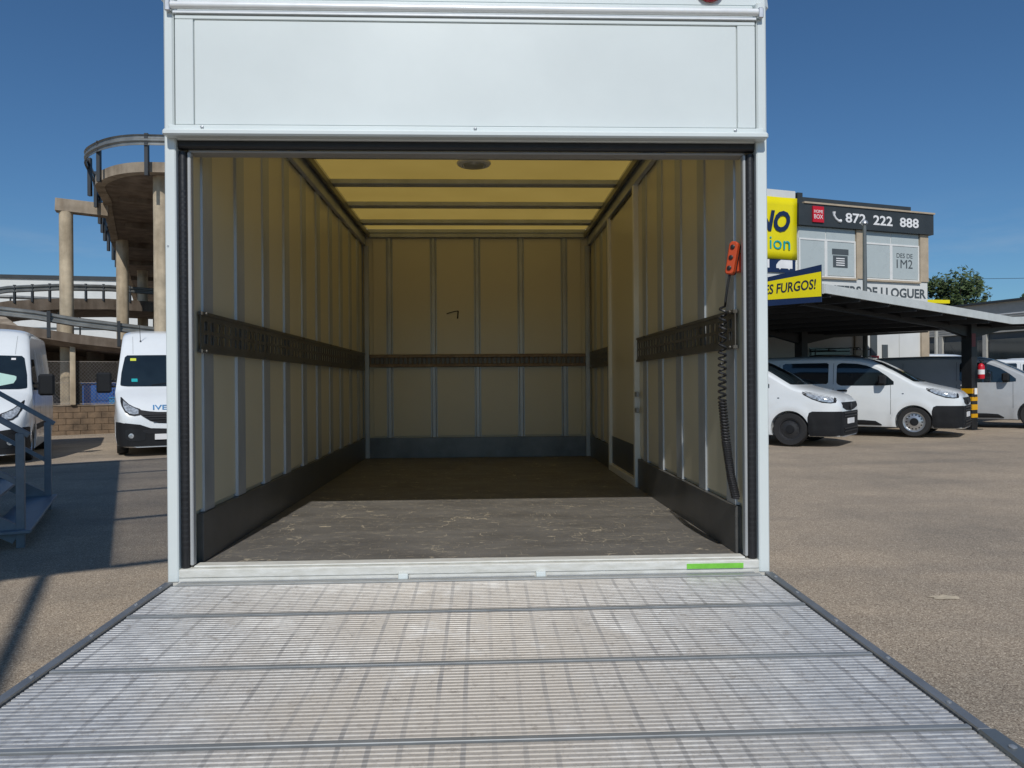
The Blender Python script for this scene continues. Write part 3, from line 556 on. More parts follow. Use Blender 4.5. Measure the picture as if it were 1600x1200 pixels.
# ================================================================== VANS
def itp(pts, x):
    if x <= pts[0][0]: return pts[0][1]
    for (a, b_), (c, d) in zip(pts, pts[1:]):
        if x <= c: return b_ + (d - b_) * (x - a) / (c - a)
    return pts[-1][1]
class Shape:
    def __init__(s, top, plan, tum, L, zb, rc=.16, p=3., wh=()):
        s.tp, s.pl, s.tm, s.L, s.zb, s.rc, s.p, s.wh = top, plan, tum, L, zb, rc, p, wh
    def top(s, x):
        k = min(.07, x, max(0, s.L - x)); return sum(itp(s.tp, x + d * k) for d in (-1, -.5, 0, .5, 1)) / 5
    def W(s, x):
        k = min(.06, x); return sum(itp(s.pl, x + d * k) for d in (-1, -.5, 0, .5, 1)) / 5
    def y(s, x, z):
        w_ = s.W(x) * itp(s.tm, z); zs = s.top(x) - s.rc
        for wx in s.wh:
            if abs(x - wx) < .7: rr_ = math.hypot(x - wx, z - .35); w_ += .016 * math.exp(-((rr_ - .45) / .06) ** 2)
        if z > zs:
            q = min(1, (z - zs) / s.rc); w_ *= max(0, 1 - q ** s.p) ** (1 / s.p)
        return w_
    def front(s, y, z):     # how far back the skin lies at this place of the front view
        lo, hi = 0, s.L * .6
        ins = lambda x: z < s.top(x) - 1e-6 and abs(y) < s.y(x, z)
        if ins(0): return 0
        for _ in range(28):
            m = (lo + hi) / 2
            if ins(m): hi = m
            else: lo = m
        return hi
    def body(s, wheels, wr, m, parent):
        b_ = MB(); xs = []; x = 0
        while x < s.L: xs.append(x); x += .045 if x < 2.4 else .16
        xs.append(s.L); rings = []
        for x in xs:
            zt = s.top(x); zs = max(zt - s.rc, s.zb + .05); half = [(0, s.zb)]; w0 = s.y(x, s.zb); half += [(w0 * .5, s.zb), (w0 * .92, s.zb)]
            for k in range(14):
                z = s.zb + .02 + (zs - s.zb - .02) * k / 13; half.append((s.y(x, z), z))
            wz = s.W(x) * itp(s.tm, zs)
            for k in range(1, 10):
                t = math.pi / 2 * k / 9; half.append((wz * max(0, math.cos(t)) ** (2 / s.p), zs + (zt - zs) * math.sin(t) ** (2 / s.p)))
            half[-1] = (0, zt)
            rings.append([(-x, y_, z) for y_, z in half] + [(-x, -y_, z) for y_, z in half[-2:0:-1]])
        n = len(rings[0])
        for r_ in rings: b_.v += r_
        b_.f += [(i * n + j, i * n + (j + 1) % n, (i + 1) * n + (j + 1) % n, (i + 1) * n + j) for i in range(len(rings) - 1) for j in range(n)]
        b_.f += [tuple(range(n)), tuple(range((len(rings) - 1) * n, len(rings) * n))[::-1]]
        o = b_.obj('body', m, parent, smooth=False)
        for wx in wheels:
            for sd in (-1, 1):
                c = MB(); c.lathe([(wr, -.26), (wr, .3)], (-wx, sd * (s.W(wx) - .02), .34), (0, sd, 0), 32); co_ = c.obj('arch_cutter', None, parent)
                md = o.modifiers.new('arch', 'BOOLEAN'); md.operation = 'DIFFERENCE'; md.solver = 'EXACT'; md.object = co_
        dg = bpy.context.evaluated_depsgraph_get(); me = bpy.data.meshes.new_from_object(o.evaluated_get(dg))
        cut = [md.object for md in o.modifiers]; o.modifiers.clear(); old = o.data; o.data = me; bpy.data.meshes.remove(old)
        for c in cut: bpy.data.objects.remove(c)
        me.materials.clear(); me.materials.append(m)
        for p_ in me.polygons: p_.use_smooth = True
        me.set_sharp_from_angle(angle=R(32))
        return o
    def side(s, name, cols, m, parent, sd=-1, off=.004, rows=6, thick=.02):
        """patch on the flank: cols = (distance from nose, z low, z high)"""
        P = []
        for (a, b_) in zip(cols, cols[1:]):
            nseg = max(1, int(abs(b_[0] - a[0]) / (.08 if min(a[0], b_[0]) > .3 else .015)))
            for k in range(nseg): t = k / nseg; P.append(tuple(a[i] + (b_[i] - a[i]) * t for i in range(3)))
        P.append(cols[-1]); k = MB(); n = rows + 1
        G_ = [[(-x, sd * (s.y(x, z0 + (z1 - z0) * r_ / rows) + off), z0 + (z1 - z0) * r_ / rows) for r_ in range(n)] for x, z0, z1 in P]
        return s._sheet(k, G_, (0, -sd * thick, 0), name, m, parent)
    def face(s, name, cols, m, parent, off=.006, rows=8, thick=.03):
        """patch on the front: cols = (y, z low, z high)"""
        P = []
        for (a, b_) in zip(cols, cols[1:]):
            nseg = max(1, int(abs(b_[0] - a[0]) / .06))
            for k in range(nseg): t = k / nseg; P.append(tuple(a[i] + (b_[i] - a[i]) * t for i in range(3)))
        P.append(cols[-1]); k = MB(); n = rows + 1
        G_ = [[(-s.front(y_, z0 + (z1 - z0) * r_ / rows) + off, y_, z0 + (z1 - z0) * r_ / rows + off * .4) for r_ in range(n)] for y_, z0, z1 in P]
        return s._sheet(k, G_, (-thick, 0, 0), name, m, parent)
    def _sheet(s, k, G_, dv, name, m, parent):
        c, n = len(G_), len(G_[0]); dv = Vector(dv)
        k.v = [q for col in G_ for q in col] + [tuple(Vector(q) + dv) for col in G_ for q in col]; o = c * n
        k.f = [(i * n + j, i * n + j + 1, (i + 1) * n + j + 1, (i + 1) * n + j) for i in range(c - 1) for j in range(n - 1)]
        bd = [(i, 0) for i in range(c)] + [(c - 1, j) for j in range(1, n)] + [(i, n - 1) for i in range(c - 2, -1, -1)] + [(0, j) for j in range(n - 2, 0, -1)]
        for q in range(len(bd)):
            a, b_ = bd[q], bd[(q + 1) % len(bd)]; ia, ib = a[0] * n + a[1], b_[0] * n + b_[1]; k.f.append((ia, ib, ib + o, ia + o))
        return k.obj(name, m, parent, smooth=True)
def wheel(parent, x, y, r, wd, rimm, holes=True):
    sd = 1 if y > 0 else -1; z = r
    k = MB(); k.lathe([(r * .66, -wd * .5), (r * .93, -wd * .5), (r, -wd * .34), (r, wd * .34), (r * .93, wd * .5), (r * .68, wd * .48), (r * .66, wd * .3)], (x, y, z), (0, sd, 0), 32); wo = k.obj('wheel', TYRE, parent, smooth=True)
    k = MB(); k.lathe([(r * .66, wd * .30), (r * .67, wd * .44), (r * .60, wd * .42), (r * .56, wd * .30), (r * .36, wd * .33), (r * .32, wd * .36), (0, wd * .36)], (x, y, z), (0, sd, 0), 32); k.obj('rim', rimm, wo, smooth=True)
    k = MB(); k.lathe([(r * .26, wd * .362), (r * .24, wd * .42), (0, wd * .43)], (x, y, z), (0, sd, 0), 20); k.obj('hub_cap', BLKP, wo, smooth=True)
    if holes:
        for q in range(14):
            a = 2 * math.pi * q / 14; k = MB(); k.lathe([(r * .052, wd * .30), (r * .052, wd * .33), (0, wd * .331)], (x + math.cos(a) * r * .47, y, z + math.sin(a) * r * .47), (0, sd, 0), 8); k.obj('rim_hole', TYRE, wo)
    return wo

VIV = Shape([(0, .90), (.05, 1.0), (.14, 1.06), (.3, 1.11), (.55, 1.17), (.9, 1.26), (1.4, 1.56), (1.85, 1.79), (2.1, 1.86), (2.6, 1.9), (3.4, 1.92), (4.6, 1.91), (4.86, 1.86), (4.95, 1.75)],
            [(0, .66), (.05, .76), (.12, .83), (.25, .89), (.45, .935), (.75, .955), (1.2, .96), (4.6, .95), (4.95, .88)],
            [(.2, .93), (.30, .965), (.44, .972), (.52, .995), (.9, 1), (.98, .992), (1.15, .98), (1.5, .935), (1.92, .86)], 4.95, .2, wh=(.95, 4.18))
def vivaro(label, loc, ang, paint, rimm, rear_window=True, scale=1., group='parked vans', name='parked_van', detail=True):
    t = thing(name, label, 'van', (loc[0], loc[1], gz(loc[0])), ang, group, world=False); t.scale = (scale,) * 3
    S = VIV; bo = S.body((.95, 4.18), .39, paint, t)
    for sd in (-1, 1):
        S.side('front_window', [(1.36, 1.2, 1.27), (1.5, 1.185, 1.4), (1.7, 1.18, 1.545), (1.95, 1.18, 1.655), (2.15, 1.18, 1.70), (2.5, 1.18, 1.725), (2.58, 1.21, 1.70), (2.61, 1.26, 1.66)], GLASS, t, sd)
        if rear_window: S.side('rear_window', [(2.8, 1.26, 1.70), (2.84, 1.22, 1.735), (3.84, 1.22, 1.735), (3.9, 1.26, 1.70)], GLASS, t, sd)
        S.side('headlight', [(.08, .90, .965), (.16, .885, 1.035), (.32, .9, 1.085), (.5, .965, 1.125), (.66, 1.05, 1.13), (.7, 1.09, 1.13)], BLKP, t, sd, .003)
        hl = S.side('lamp_lens', [(.12, .91, .975), (.2, .905, 1.03), (.36, .935, 1.075), (.52, .995, 1.11), (.62, 1.05, 1.115)], LENS, t, sd, .0065)
        S.side('bumper_corner', [(.0, .24, .72), (.12, .22, .72), (.3, .22, .72), (.5, .22, .72), (.56, .22, .69), (.585, .3, .6)], BLKP, t, sd, .008)
        S.side('sill_trim', [(1.62, .25, .27), (1.75, .25, .35), (2.0, .25, .365), (3.7, .25, .365), (3.75, .27, .34)], BLKP, t, sd, .012)
        for x in (1.42, 2.68, 3.97): S.side('door_seam', [(x, .42, 1.72 if x > 1.5 else 1.19), (x + .008, .42, 1.72 if x > 1.5 else 1.19)], RUB, t, sd, .0015, thick=.01)
        S.side('door_handle', [(2.36, 1.05, 1.075), (2.42, 1.045, 1.085), (2.58, 1.05, 1.08)], BLKP, t, sd, .03)
        wy = S.y(1.6, 1.2)
        k = MB(); k.box(-1.66, -1.5, sd * (wy + .05), sd * (wy + .21), 1.2, 1.42); mo = k.obj('mirror', BLKP, t, bevel=.035); k = MB(); k.box(-1.6, -1.53, sd * (wy - .02), sd * (wy + .06), 1.2, 1.27); k.obj('mirror_arm', BLKP, mo)
        S.side('indicator', [(1.15, .98, 1.0), (1.19, .98, 1.0)], GLASS, t, sd, .004)
        for x in (.95, 4.18): wheel(t, -x, sd * .82, .345, .225, rimm, detail)
    gl = S.face('windscreen', [(-.76, 1.27, 1.3), (-.7, 1.265, 1.6), (-.62, 1.265, 1.78), (0, 1.265, 1.80), (.62, 1.265, 1.78), (.7, 1.265, 1.6), (.76, 1.27, 1.3)], GLASS, t)
    S.face('grille', [(-.6, .8, .9), (-.3, .74, .9), (0, .72, .9), (.3, .74, .9), (.6, .8, .9)], BLKP, t, .01)
    S.face('bumper', [(-.68, .22, .71), (.68, .22, .71)], BLKP, t, .014)
    k = MB(); k.box(.015, .03, -.26, .26, .46, .57); k.obj('number_plate', PRINTW, t)
    for z in (.3, .36, .61, .67):
        k = MB(); k.box(.015, .035, -.55, .55, z, z + .022); k.obj('grille_slat', RUB, t)
    k = MB(); k.lathe([(.075, 0), (.075, .012), (.06, .02)], (.012, 0, .82), (1, 0, 0), 20); k.obj('badge', RIMB, t, smooth=True)
    for sd in (-1, 1): k = MB(); k.bar((-.93, sd * .5, 1.275), (-1.02, sd * .02, 1.335), .02, .02); k.obj('wiper', BLKP, t)
    return t
HV = math.atan2(-.64, .77)
vivaro('white van in front with black wheels, nearest the truck under the carport', (7.65, 15.06), HV, VANW, RIMB)
vivaro('white van with silver wheel rims beside the striped post', (11.15, 16.52), HV, VANW, RIMS)
vivaro('pale panel van behind the striped carport post, shade painted into its grey', (15.36, 18.26), HV, mat('shaded_van_grey', (.42, .44, .46), .3, coat=.5), RIMS, rear_window=False)  # body colour greyed to carry the shade on a pale van
g1 = vivaro('dark grey van with roof rack behind the parked white vans', (15.2, 23.6), HV, GREYV, RIMB, detail=False, scale=1.14)
k = MB()
for y_ in (-.7, .7): k.tube([(-2.1, y_, 2.02), (-2.15, y_, 2.08), (-4.6, y_, 2.08), (-4.65, y_, 1.95)], .016, 6)
for x in (-2.2, -3.0, -3.8, -4.5): k.bar((x, -.72, 2.05), (x, .72, 2.05), .04, .03)
for x in (-2.3, -3.4, -4.4):
    for y_ in (-.7, .7): k.bar((x, y_, 1.88), (x, y_, 2.06), .03, .03)
tag(k.obj('roof_rack', DKST, g1))
g2 = vivaro('grey van with a white roof behind, seen over the panel van', (20.1, 26.0), HV, VANW, RIMS, detail=False, scale=1.16)
k = MB(); k.tube([(-2.2, .2, 1.9), (-2.32, .2, 2.2)], .006, 5); k.obj('aerial', DKST, g2)
vivaro('white van parked far off right of the carport post', (25.6, 29.3), HV, VANW, RIMS, detail=False, scale=1.05)
far = vivaro('far white van carrying a yellow roof sign', (29.6, 31.6), HV, VANW, RIMS, detail=False, scale=1.1)
k = MB(); k.box(-3.1, -2.2, -.5, -.46, 1.93, 2.2); rs = k.obj('roof_sign', YEL, far)
text('roof_sign_lettering', 'ECO', (-2.98, -.502, 1.98), (1, 0, 0), (0, 0, 1), .66, .17, PRINTB, rs, .006, .02)

IV = Shape([(0, .78), (.03, .9), (.08, 1.0), (.18, 1.12), (.4, 1.27), (.7, 1.42), (.86, 1.5), (1.2, 1.93), (1.43, 2.22), (1.52, 2.32), (1.8, 2.60), (2.05, 2.78), (2.4, 2.85), (3.5, 2.87), (5.8, 2.86), (5.95, 2.8), (6.0, 2.7)],
           [(0, .70), (.04, .82), (.1, .9), (.2, .96), (.4, 1.0), (.8, 1.03), (1.6, 1.04), (5.8, 1.03), (6.0, 1.0)],
           [(.2, .95), (.4, .985), (.8, 1), (1.3, 1), (1.55, .965), (2.2, .885), (2.6, .84), (2.87, .8)], 6.0, .2, rc=.2, p=3.4, wh=(1.0, 4.4))
def daily(label, front, ang, sticker):
    t = thing('parked_van', label, 'van', (front[0], front[1], gz(front[0])), ang, 'tall white vans by the ramp', world=False)
    S = IV; S.body((1.0, 4.4), .43, VANW, t)
    S.face('windscreen', [(-.92, 1.53, 1.57), (-.9, 1.515, 1.8), (-.83, 1.505, 2.16), (-.78, 1.50, 2.21), (0, 1.5, 2.225), (.78, 1.50, 2.21), (.83, 1.505, 2.16), (.9, 1.515, 1.8), (.92, 1.53, 1.57)], GLASS, t, .012)
    for sd in (-1, 1):
        cols = [(sd * y_, a, c) for y_, a, c in ((.50, .93, .97), (.56, .885, 1.02), (.66, .87, 1.06), (.76, .89, 1.12), (.84, .96, 1.2), (.9, 1.08, 1.27), (.92, 1.17, 1.27))]
        if sd > 0: cols = cols[::-1]
        S.face('headlight', cols, BLKP, t, .01)
        cols = [(sd * y_, a, c) for y_, a, c in ((.58, .91, 1.0), (.66, .90, 1.04), (.75, .92, 1.09), (.82, .98, 1.15), (.87, 1.08, 1.2))]
        if sd > 0: cols = cols[::-1]
        S.face('lamp_lens', cols, LENS, t, .016)
        cols = [(sd * y_, a, c) for y_, a, c in ((.45, .36, .5), (.55, .33, .58), (.75, .34, .6), (.83, .4, .56))]
        if sd > 0: cols = cols[::-1]
        S.face('fog_lamp_bezel', cols, DKST, t, .022)
        k = MB(); k.lathe([(.055, 0), (.05, .01), (.0, .015)], (-S.front(.72 * sd, .46) + .024, .72 * sd, .45), (1, 0, 0), 16); k.obj('fog_lamp', LENS, t, smooth=True)
        S.side('bumper_corner', [(.0, .22, .70), (.15, .22, .74), (.4, .22, .74), (.52, .24, .72)], BLKP, t, sd, .008)
        S.side('side_window', [(1.2, 1.55, 1.62), (1.5, 1.5, 2.0), (1.62, 1.48, 2.14), (2.15, 1.46, 2.16), (2.2, 1.5, 2.12)], GLASS, t, sd)
        for x in (1.1, 2.3, 3.6): S.side('door_seam', [(x, .45, 2.3 if x > 1.2 else 1.45), (x + .01, .45, 2.3 if x > 1.2 else 1.45)], RUB, t, sd, .002, thick=.01)
        for x in (2.7, 4.2, 5.2): S.side('panel_press', [(x, 1.3, 2.4), (x + .03, 1.3, 2.4)], mat('van_white_press', (.5, .52, .53), .35), t, sd, .003, thick=.01)
        S.side('flank_trim', [(1.5, .62, .74), (3.9, .62, .74)], BLKP, t, sd, .012)
        wy = S.y(1.25, 1.6)
        k = MB(); k.box(-1.36, -1.16, sd * (wy + .1), sd * (wy + .4), 1.36, 1.82); mo = k.obj('mirror', BLKP, t, bevel=.04)
        for z in (1.48, 1.6): k = MB(); k.box(-1.32, -1.25, sd * (wy - .05), sd * (wy + .12), z, z + .05); k.obj('mirror_arm', BLKP, mo, bevel=.01)
        wheel(t, -1.0, sd * .88, .37, .23, RIMS); wheel(t, -4.4, sd * .86, .37, .3, RIMS)
        S.face('roof_seam', [(sd * .66 - .005, 2.25, 2.8), (sd * .66 + .005, 2.25, 2.8)], mat('seam_grey', (.35, .37, .37), .5), t, .003)
    S.face('grille', [(-.6, .93, 1.0), (-.5, .86, .985), (-.36, .76, .96), (-.2, .71, .945), (0, .70, .94), (.2, .71, .945), (.36, .76, .96), (.5, .86, .985), (.6, .93, 1.0)], BLKP, t, .012)
    for z in (.74, .79, .84, .89):
        k = MB(); k.box(-S.front(0, z) + .012, -S.front(0, z) + .03, -.3 - (z - .74) * 1.3, .3 + (z - .74) * 1.3, z, z + .014); k.obj('grille_slat', mat('slat_grey', (.045, .045, .048), .4), t)
    S.face('bumper', [(-.84, .22, .72), (-.55, .22, .68), (-.35, .22, .6), (0, .22, .58), (.35, .22, .6), (.55, .22, .68), (.84, .22, .72)], BLKP, t, .016)
    S.face('air_intake', [(-.5, .50, .56), (-.35, .48, .57), (.35, .48, .57), (.5, .50, .56)], RUB, t, .021)
    k = MB(); k.box(.03, .045, -.27, .27, .36, .48); npl = k.obj('number_plate', PRINTW, t)
    z = 1.0; x = -S.front(0, 1.05) + .03
    text('badge_lettering', 'IVECO', (x, -.30, .985), (0, 1, 0), (-.55, 0, .83), .6, .125, CHROMEB, t, .02, .012)
    k = MB(); k.bar((-S.front(.3, 1.52) + .02, -.3, 1.53), (-S.front(.3, 1.6) + .02, .25, 1.6), .02, .02); k.obj('wiper', BLKP, t)
    k = MB(); k.tube([(-1.75, -.5, 2.56), (-1.62, -.52, 2.95)], .006, 5); k.lathe([(.02, 0), (.012, .03)], (-1.75, -.5, 2.55), (0, 0, 1), 8); k.obj('aerial', RUB, t)
    if sticker:
        S.face('sticker', [(-.72, 2.08, 2.14), (-.6, 2.08, 2.14)], YSTK, t, .016, 2, .004); S.face('sticker', [(-.7, 1.6, 1.67), (-.58, 1.6, 1.67)], TEAL, t, .016, 2, .004)
    else:
        S.face('dashboard_paper', [(.22, 1.56, 1.6), (.42, 1.56, 1.84), (.68, 1.62, 1.78), (.72, 1.7, 1.76)], PAPER, t, .016, 3, .004); S.face('sticker', [(.6, 2.12, 2.16), (.68, 2.12, 2.16)], PRINTW, t, .016, 2, .004)
    return t
HD = math.atan2(-.9025, .4307)
daily('tall white van against the truck, blue lettering on its bonnet', (-6.8, 16.22), HD, True)
daily('tall white van at the left edge with a paper behind its windscreen', (-9.98, 14.6), HD, False)

# ================================================================== LEFT YARD
# block wall with courses
wl = thing('block_wall', 'low brown block wall behind the tall white vans', 'wall', ST(-1.2, 28.2, -.2))
for r_ in range(5):
    for k in range(26):
        a = -6.6 + k * .41 + (.2 if r_ % 2 else 0); q = MB(); z = -.22 + r_ * .2
        q.obox((0, 0, 0), S_, T_, a, a + .4, 28.1 + random.uniform(-.006, .006), 28.29, z, z + .19); q.obj('block', BRICK, wl, bevel=.006)
q = MB(); q.obox((0, 0, 0), S_, T_, -6.6, 4.2, 28.125, 28.28, -.3, .78); q.obj('mortar', mat('mortar', (.17, .12, .08), .95), wl)
q = MB(); q.obox((0, 0, 0), S_, T_, -6.6, 4.2, 28.08, 28.31, .785, .825); q.obj('coping', CONC, wl, bevel=.006)
fe = thing('chain_link_fence', 'wire mesh fence standing on the block wall', 'fence', ST(-1.2, 28.2, .82))
q = MB()
for sg in (-1, 1):
    a = -8.0
    while a < 5.2:
        h = 1.43; p, r_ = (a, .83), (a + sg * h * .85, .83 + h)
        if sg < 0: p, r_ = (a + 1.2, .83), (a + 1.2 - h * .85, .83 + h)
        q.bar(ST(p[0], 28.2 + sg * .003, p[1]), ST(r_[0], 28.2 + sg * .003, r_[1]), .007, .007, T_); a += .105
tag(q.obj('wire_mesh', WIRE, fe), kind='stuff')
for z in (.86, 1.55, 2.25): q = MB(); q.tube([ST(-6.4, 28.2, z), ST(4.1, 28.2, z)], .008, 6); q.obj('tension_wire', WIRE, fe)
# blue containers and tarp behind the fence
bn = thing('blue_crate', 'big blue plastic bin behind the mesh fence', 'bin', ST(-.8, 29.2, -.15))
q = MB(); q.obox((0, 0, 0), S_, T_, -1.25, .5, 28.75, 29.6, -.15, 1.5); q.obj('tub', BLUE, bn, bevel=.05)
q = MB(); q.obox((0, 0, 0), S_, T_, -1.29, .54, 28.71, 29.64, 1.505, 1.56); q.obj('rim', BLUE, bn, bevel=.02)
for a in (-.9, -.4, .1): q = MB(); q.obox((0, 0, 0), S_, T_, a, a + .08, 28.71, 28.748, -.1, 1.45); q.obj('rib', BLUE, bn, bevel=.01)
bn = thing('blue_crate', 'small light blue box in front of the big blue bin', 'box', ST(0, 28.5, -.15))
q = MB(); q.obox((0, 0, 0), S_, T_, -.45, .2, 28.36, 28.66, -.15, 1.0); q.obj('tub', BLUEL, bn, bevel=.03)
q = MB(); q.obox((0, 0, 0), S_, T_, -.47, .22, 28.34, 28.68, 1.001, 1.06); q.obj('lid', BLUEL, bn, bevel=.02)
q = MB(); rr = random.Random(3); c0 = ST(-2.5, 30.2, -.15); P = []
for i in range(7):
    for j in range(16):
        th = math.pi / 2 * i / 6; a = 2 * math.pi * j / 16; f_ = 1 + rr.uniform(-.1, .1)
        P.append(c0 + S_ * math.cos(a) * math.cos(th) * .95 * f_ + T_ * math.sin(a) * math.cos(th) * .6 * f_ + Vector((0, 0, 1.5 * math.sin(th) * f_)))
q.add(P, [(i * 16 + j, i * 16 + (j + 1) % 16, (i + 1) * 16 + (j + 1) % 16, (i + 1) * 16 + j) for i in range(6) for j in range(16)])
tag(q.obj('tarpaulin_heap', TARP, smooth=True), 'grey tarpaulin heap behind the mesh fence', 'tarpaulin')

def wbeam(pts, up, m, parent, name='guard_rail'):
    """corrugated crash barrier along a path; up = height of its middle above the path"""
    prof = [(.0, .155), (.05, .12), (.05, .06), (.0, .02), (.0, -.02), (.05, -.06), (.05, -.12), (.0, -.155)]
    pts = [Vector(p) for p in pts]; k = MB(); n = len(prof)
    for i, p in enumerate(pts):
        t = (pts[min(i + 1, len(pts) - 1)] - pts[max(i - 1, 0)]); t.z = 0; t.normalize(); sd = Vector((t.y, -t.x, 0))
        for d, z in prof: k.v.append(tuple(p + sd * d + Vector((0, 0, up + z))))
        for d, z in prof: k.v.append(tuple(p + sd * (d - .012) + Vector((0, 0, up + z))))
    for i in range(len(pts) - 1):
        for j in range(n - 1):
            a = i * 2 * n + j; c = (i + 1) * 2 * n + j; k.f += [(a, a + 1, c + 1, c), (a + n, c + n, c + n + 1, a + n + 1)]
        a, c = i * 2 * n, (i + 1) * 2 * n
        k.f += [(a, c, c + n, a + n), (a + n - 1, a + 2 * n - 1, c + 2 * n - 1, c + n - 1)]
    return k.obj(name, m, parent, smooth=True)
GR = mat('barrier_steel', (.25, .255, .245), .45, .5, var=.25, vs=3); GRP = mat('barrier_post', (.05, .055, .06), .5, .4)
# lower ramp
lr = thing('lower_ramp', 'low curved concrete ramp with crash barrier above the dark undercroft', 'ramp', ST(-1.4, 30, 0))
edge = [(-12, 28.6, 3.75), (-8, 28.0, 3.62), (-5, 27.75, 3.5), (-3.45, 27.7, 3.4), (-2.5, 27.7, 3.31), (-1.4, 27.72, 3.13), (0, 27.8, 2.98), (1.5, 28.0, 2.85), (3.5, 28.6, 2.7), (6, 29.8, 2.55), (9, 31.8, 2.4)]
k = MB(); n = len(edge)
for (a, c, z) in edge:
    for da, dz in ((0, -.3), (0, 0), (.35, 0), (.35, -.16), (9, -.16), (9, -.45), (.35, -.45)): p = ST(a, c + da, z + dz); k.v.append(tuple(p))
for i in range(n - 1):
    for j in range(7): k.f.append((i * 7 + j, i * 7 + (j + 1) % 7, (i + 1) * 7 + (j + 1) % 7, (i + 1) * 7 + j))
k.f += [tuple(range(7)), tuple(range((n - 1) * 7, n * 7))]
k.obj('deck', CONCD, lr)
k = MB(); k.obox((0, 0, 0), S_, T_, -1.56, -1.4, 28.0, 28.09, .826, 2.9); k.obox((0, 0, 0), S_, T_, -1.56, -1.4, 28.091, 28.11, .9, 2.9); k.obj('post', CONCL, lr, bevel=.01)
k = MB(); k.tube([ST(-.9, 30.4, -.3), ST(-.9, 30.4, 2.7)], .28, 16); k.obj('column', CONCD, lr, smooth=True)
k = MB(); k.tube([ST(-7.2, 29.4, -.3), ST(-7.2, 29.4, 3.2)], .28, 16); k.obj('column', CONCD, lr, smooth=True)
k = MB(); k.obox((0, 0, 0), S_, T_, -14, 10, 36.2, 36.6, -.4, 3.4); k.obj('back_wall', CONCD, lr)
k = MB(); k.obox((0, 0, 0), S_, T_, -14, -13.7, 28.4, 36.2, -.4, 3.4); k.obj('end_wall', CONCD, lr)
wbeam([ST(a, c + .12, z) for a, c, z in edge], .40, GR, lr)
for a in (-8.1, -6.1, -4.1, -2.12, -.14, 1.9, 3.9):
    z = itp([(e[0], e[2]) for e in edge], a); c = itp([(e[0], e[1]) for e in edge], a)
    k = MB(); k.obox((0, 0, 0), S_, T_, a - .05, a + .05, c - .02, c + .1, z - .25, z + .6); k.obj('barrier_post', GRP, lr)
# sloping ramp surface behind the lower barrier and the inner ramp
k = MB(); k.add([ST(-14, 31, 3.0), ST(-2.6, 31, 3.0), ST(-5.4, 39, 5.2), ST(-14, 39, 5.2), ST(-14, 31, 2.7), ST(-2.6, 31, 2.7), ST(-5.4, 39, 4.9), ST(-14, 39, 4.9)], [(0, 1, 2, 3), (7, 6, 5, 4), (0, 4, 5, 1), (1, 5, 6, 2), (2, 6, 7, 3), (3, 7, 4, 0)])
k.obj('ramp_slab', CONC, lr)
ir = thing('inner_ramp', 'inner climbing ramp with dark barrier between the round columns', 'ramp', ST(-4, 38, 0))
pts = [ST(-7.6, 37.8, 4.2), ST(-6.0, 38, 4.75), ST(-4.4, 38.3, 5.15), ST(-2.6, 38.8, 5.4), ST(-.6, 39.5, 5.55), ST(3, 41, 5.6)]
k = MB()
for p in pts:
    for dc, dz in ((0, -.5), (0, 0), (4.5, 0), (4.5, -.5)): q_ = p + T_ * dc + Vector((0, 0, dz)); k.v.append(tuple(q_))
for i in range(len(pts) - 1):
    for j in range(4): k.f.append((i * 4 + j, i * 4 + (j + 1) % 4, (i + 1) * 4 + (j + 1) % 4, (i + 1) * 4 + j))
k.f += [(0, 1, 2, 3), (20, 21, 22, 23)]; k.obj('deck', CONCD, ir)
wbeam(pts, .5, GR, ir)
for i in range(14):
    t_ = i / 13 * 4.6; j = min(4, int(t_)); p = pts[j].lerp(pts[j + 1], t_ - j); k = MB(); k.bar(p + Vector((0, 0, -.1)), p + Vector((0, 0, .68)), .08, .1); k.obj('barrier_post', GRP, ir)
for p in (ST(-2.4, 39.3, 0), ST(1.6, 41, 0)): k = MB(); k.tube([p, p + Vector((0, 0, 5.1))], .3, 16); k.obj('column', CONC, ir, smooth=True)
k = MB(); k.tube([ST(-12, 44, 5.9), ST(-5, 44.5, 5.95), ST(3, 46, 6.05)], .09, 8); k.obj('pipe_rail', GR, ir)
for a in (-10, -7.5, -5, -2, 1): k = MB(); k.tube([ST(a, 44.3, -.1), ST(a, 44.3, 5.95)], .04, 6); k.obj('rail_post', GRP, ir)
# upper ramp
ur = thing('upper_ramp', 'high curved concrete ramp on round columns, seen from below', 'ramp', (-10, 28, 0))
rim = [(4.0, 23.6), (-2, 22.6), (-6, 21.95), (-9.2, 21.74), (-10.03, 21.76), (-10.68, 22.03), (-11.26, 22.48), (-11.74, 22.99), (-12.06, 23.6), (-12.64, 25.14), (-13.4, 26.78), (-16.04, 32.7), (-17.4, 36.0), (-20.4, 43.1), (-25.7, 55.5)]
inner = [(-19.2, 58.5), (-13.9, 45.7), (-10, 37), (-7, 31.2), (-2, 30.4), (5, 31)]
ZU = 7.65
def smooth_path(P, m=4):
    o = []
    for i in range(len(P) - 1):
        a, b_, c, d = (Vector(P[max(i - 1, 0)]), Vector(P[i]), Vector(P[i + 1]), Vector(P[min(i + 2, len(P) - 1)]))
        for k_ in range(m):
            t = k_ / m; o.append(tuple(.5 * (2 * b_ + (c - a) * t + (2 * a - 5 * b_ + 4 * c - d) * t * t + (3 * b_ - a - 3 * c + d) * t ** 3)))
    return o + [tuple(P[-1])]
rim = smooth_path(rim); poly = rim + inner
MB().prism(poly, ZU, ZU + .2).obj('deck', CONCD, ur)
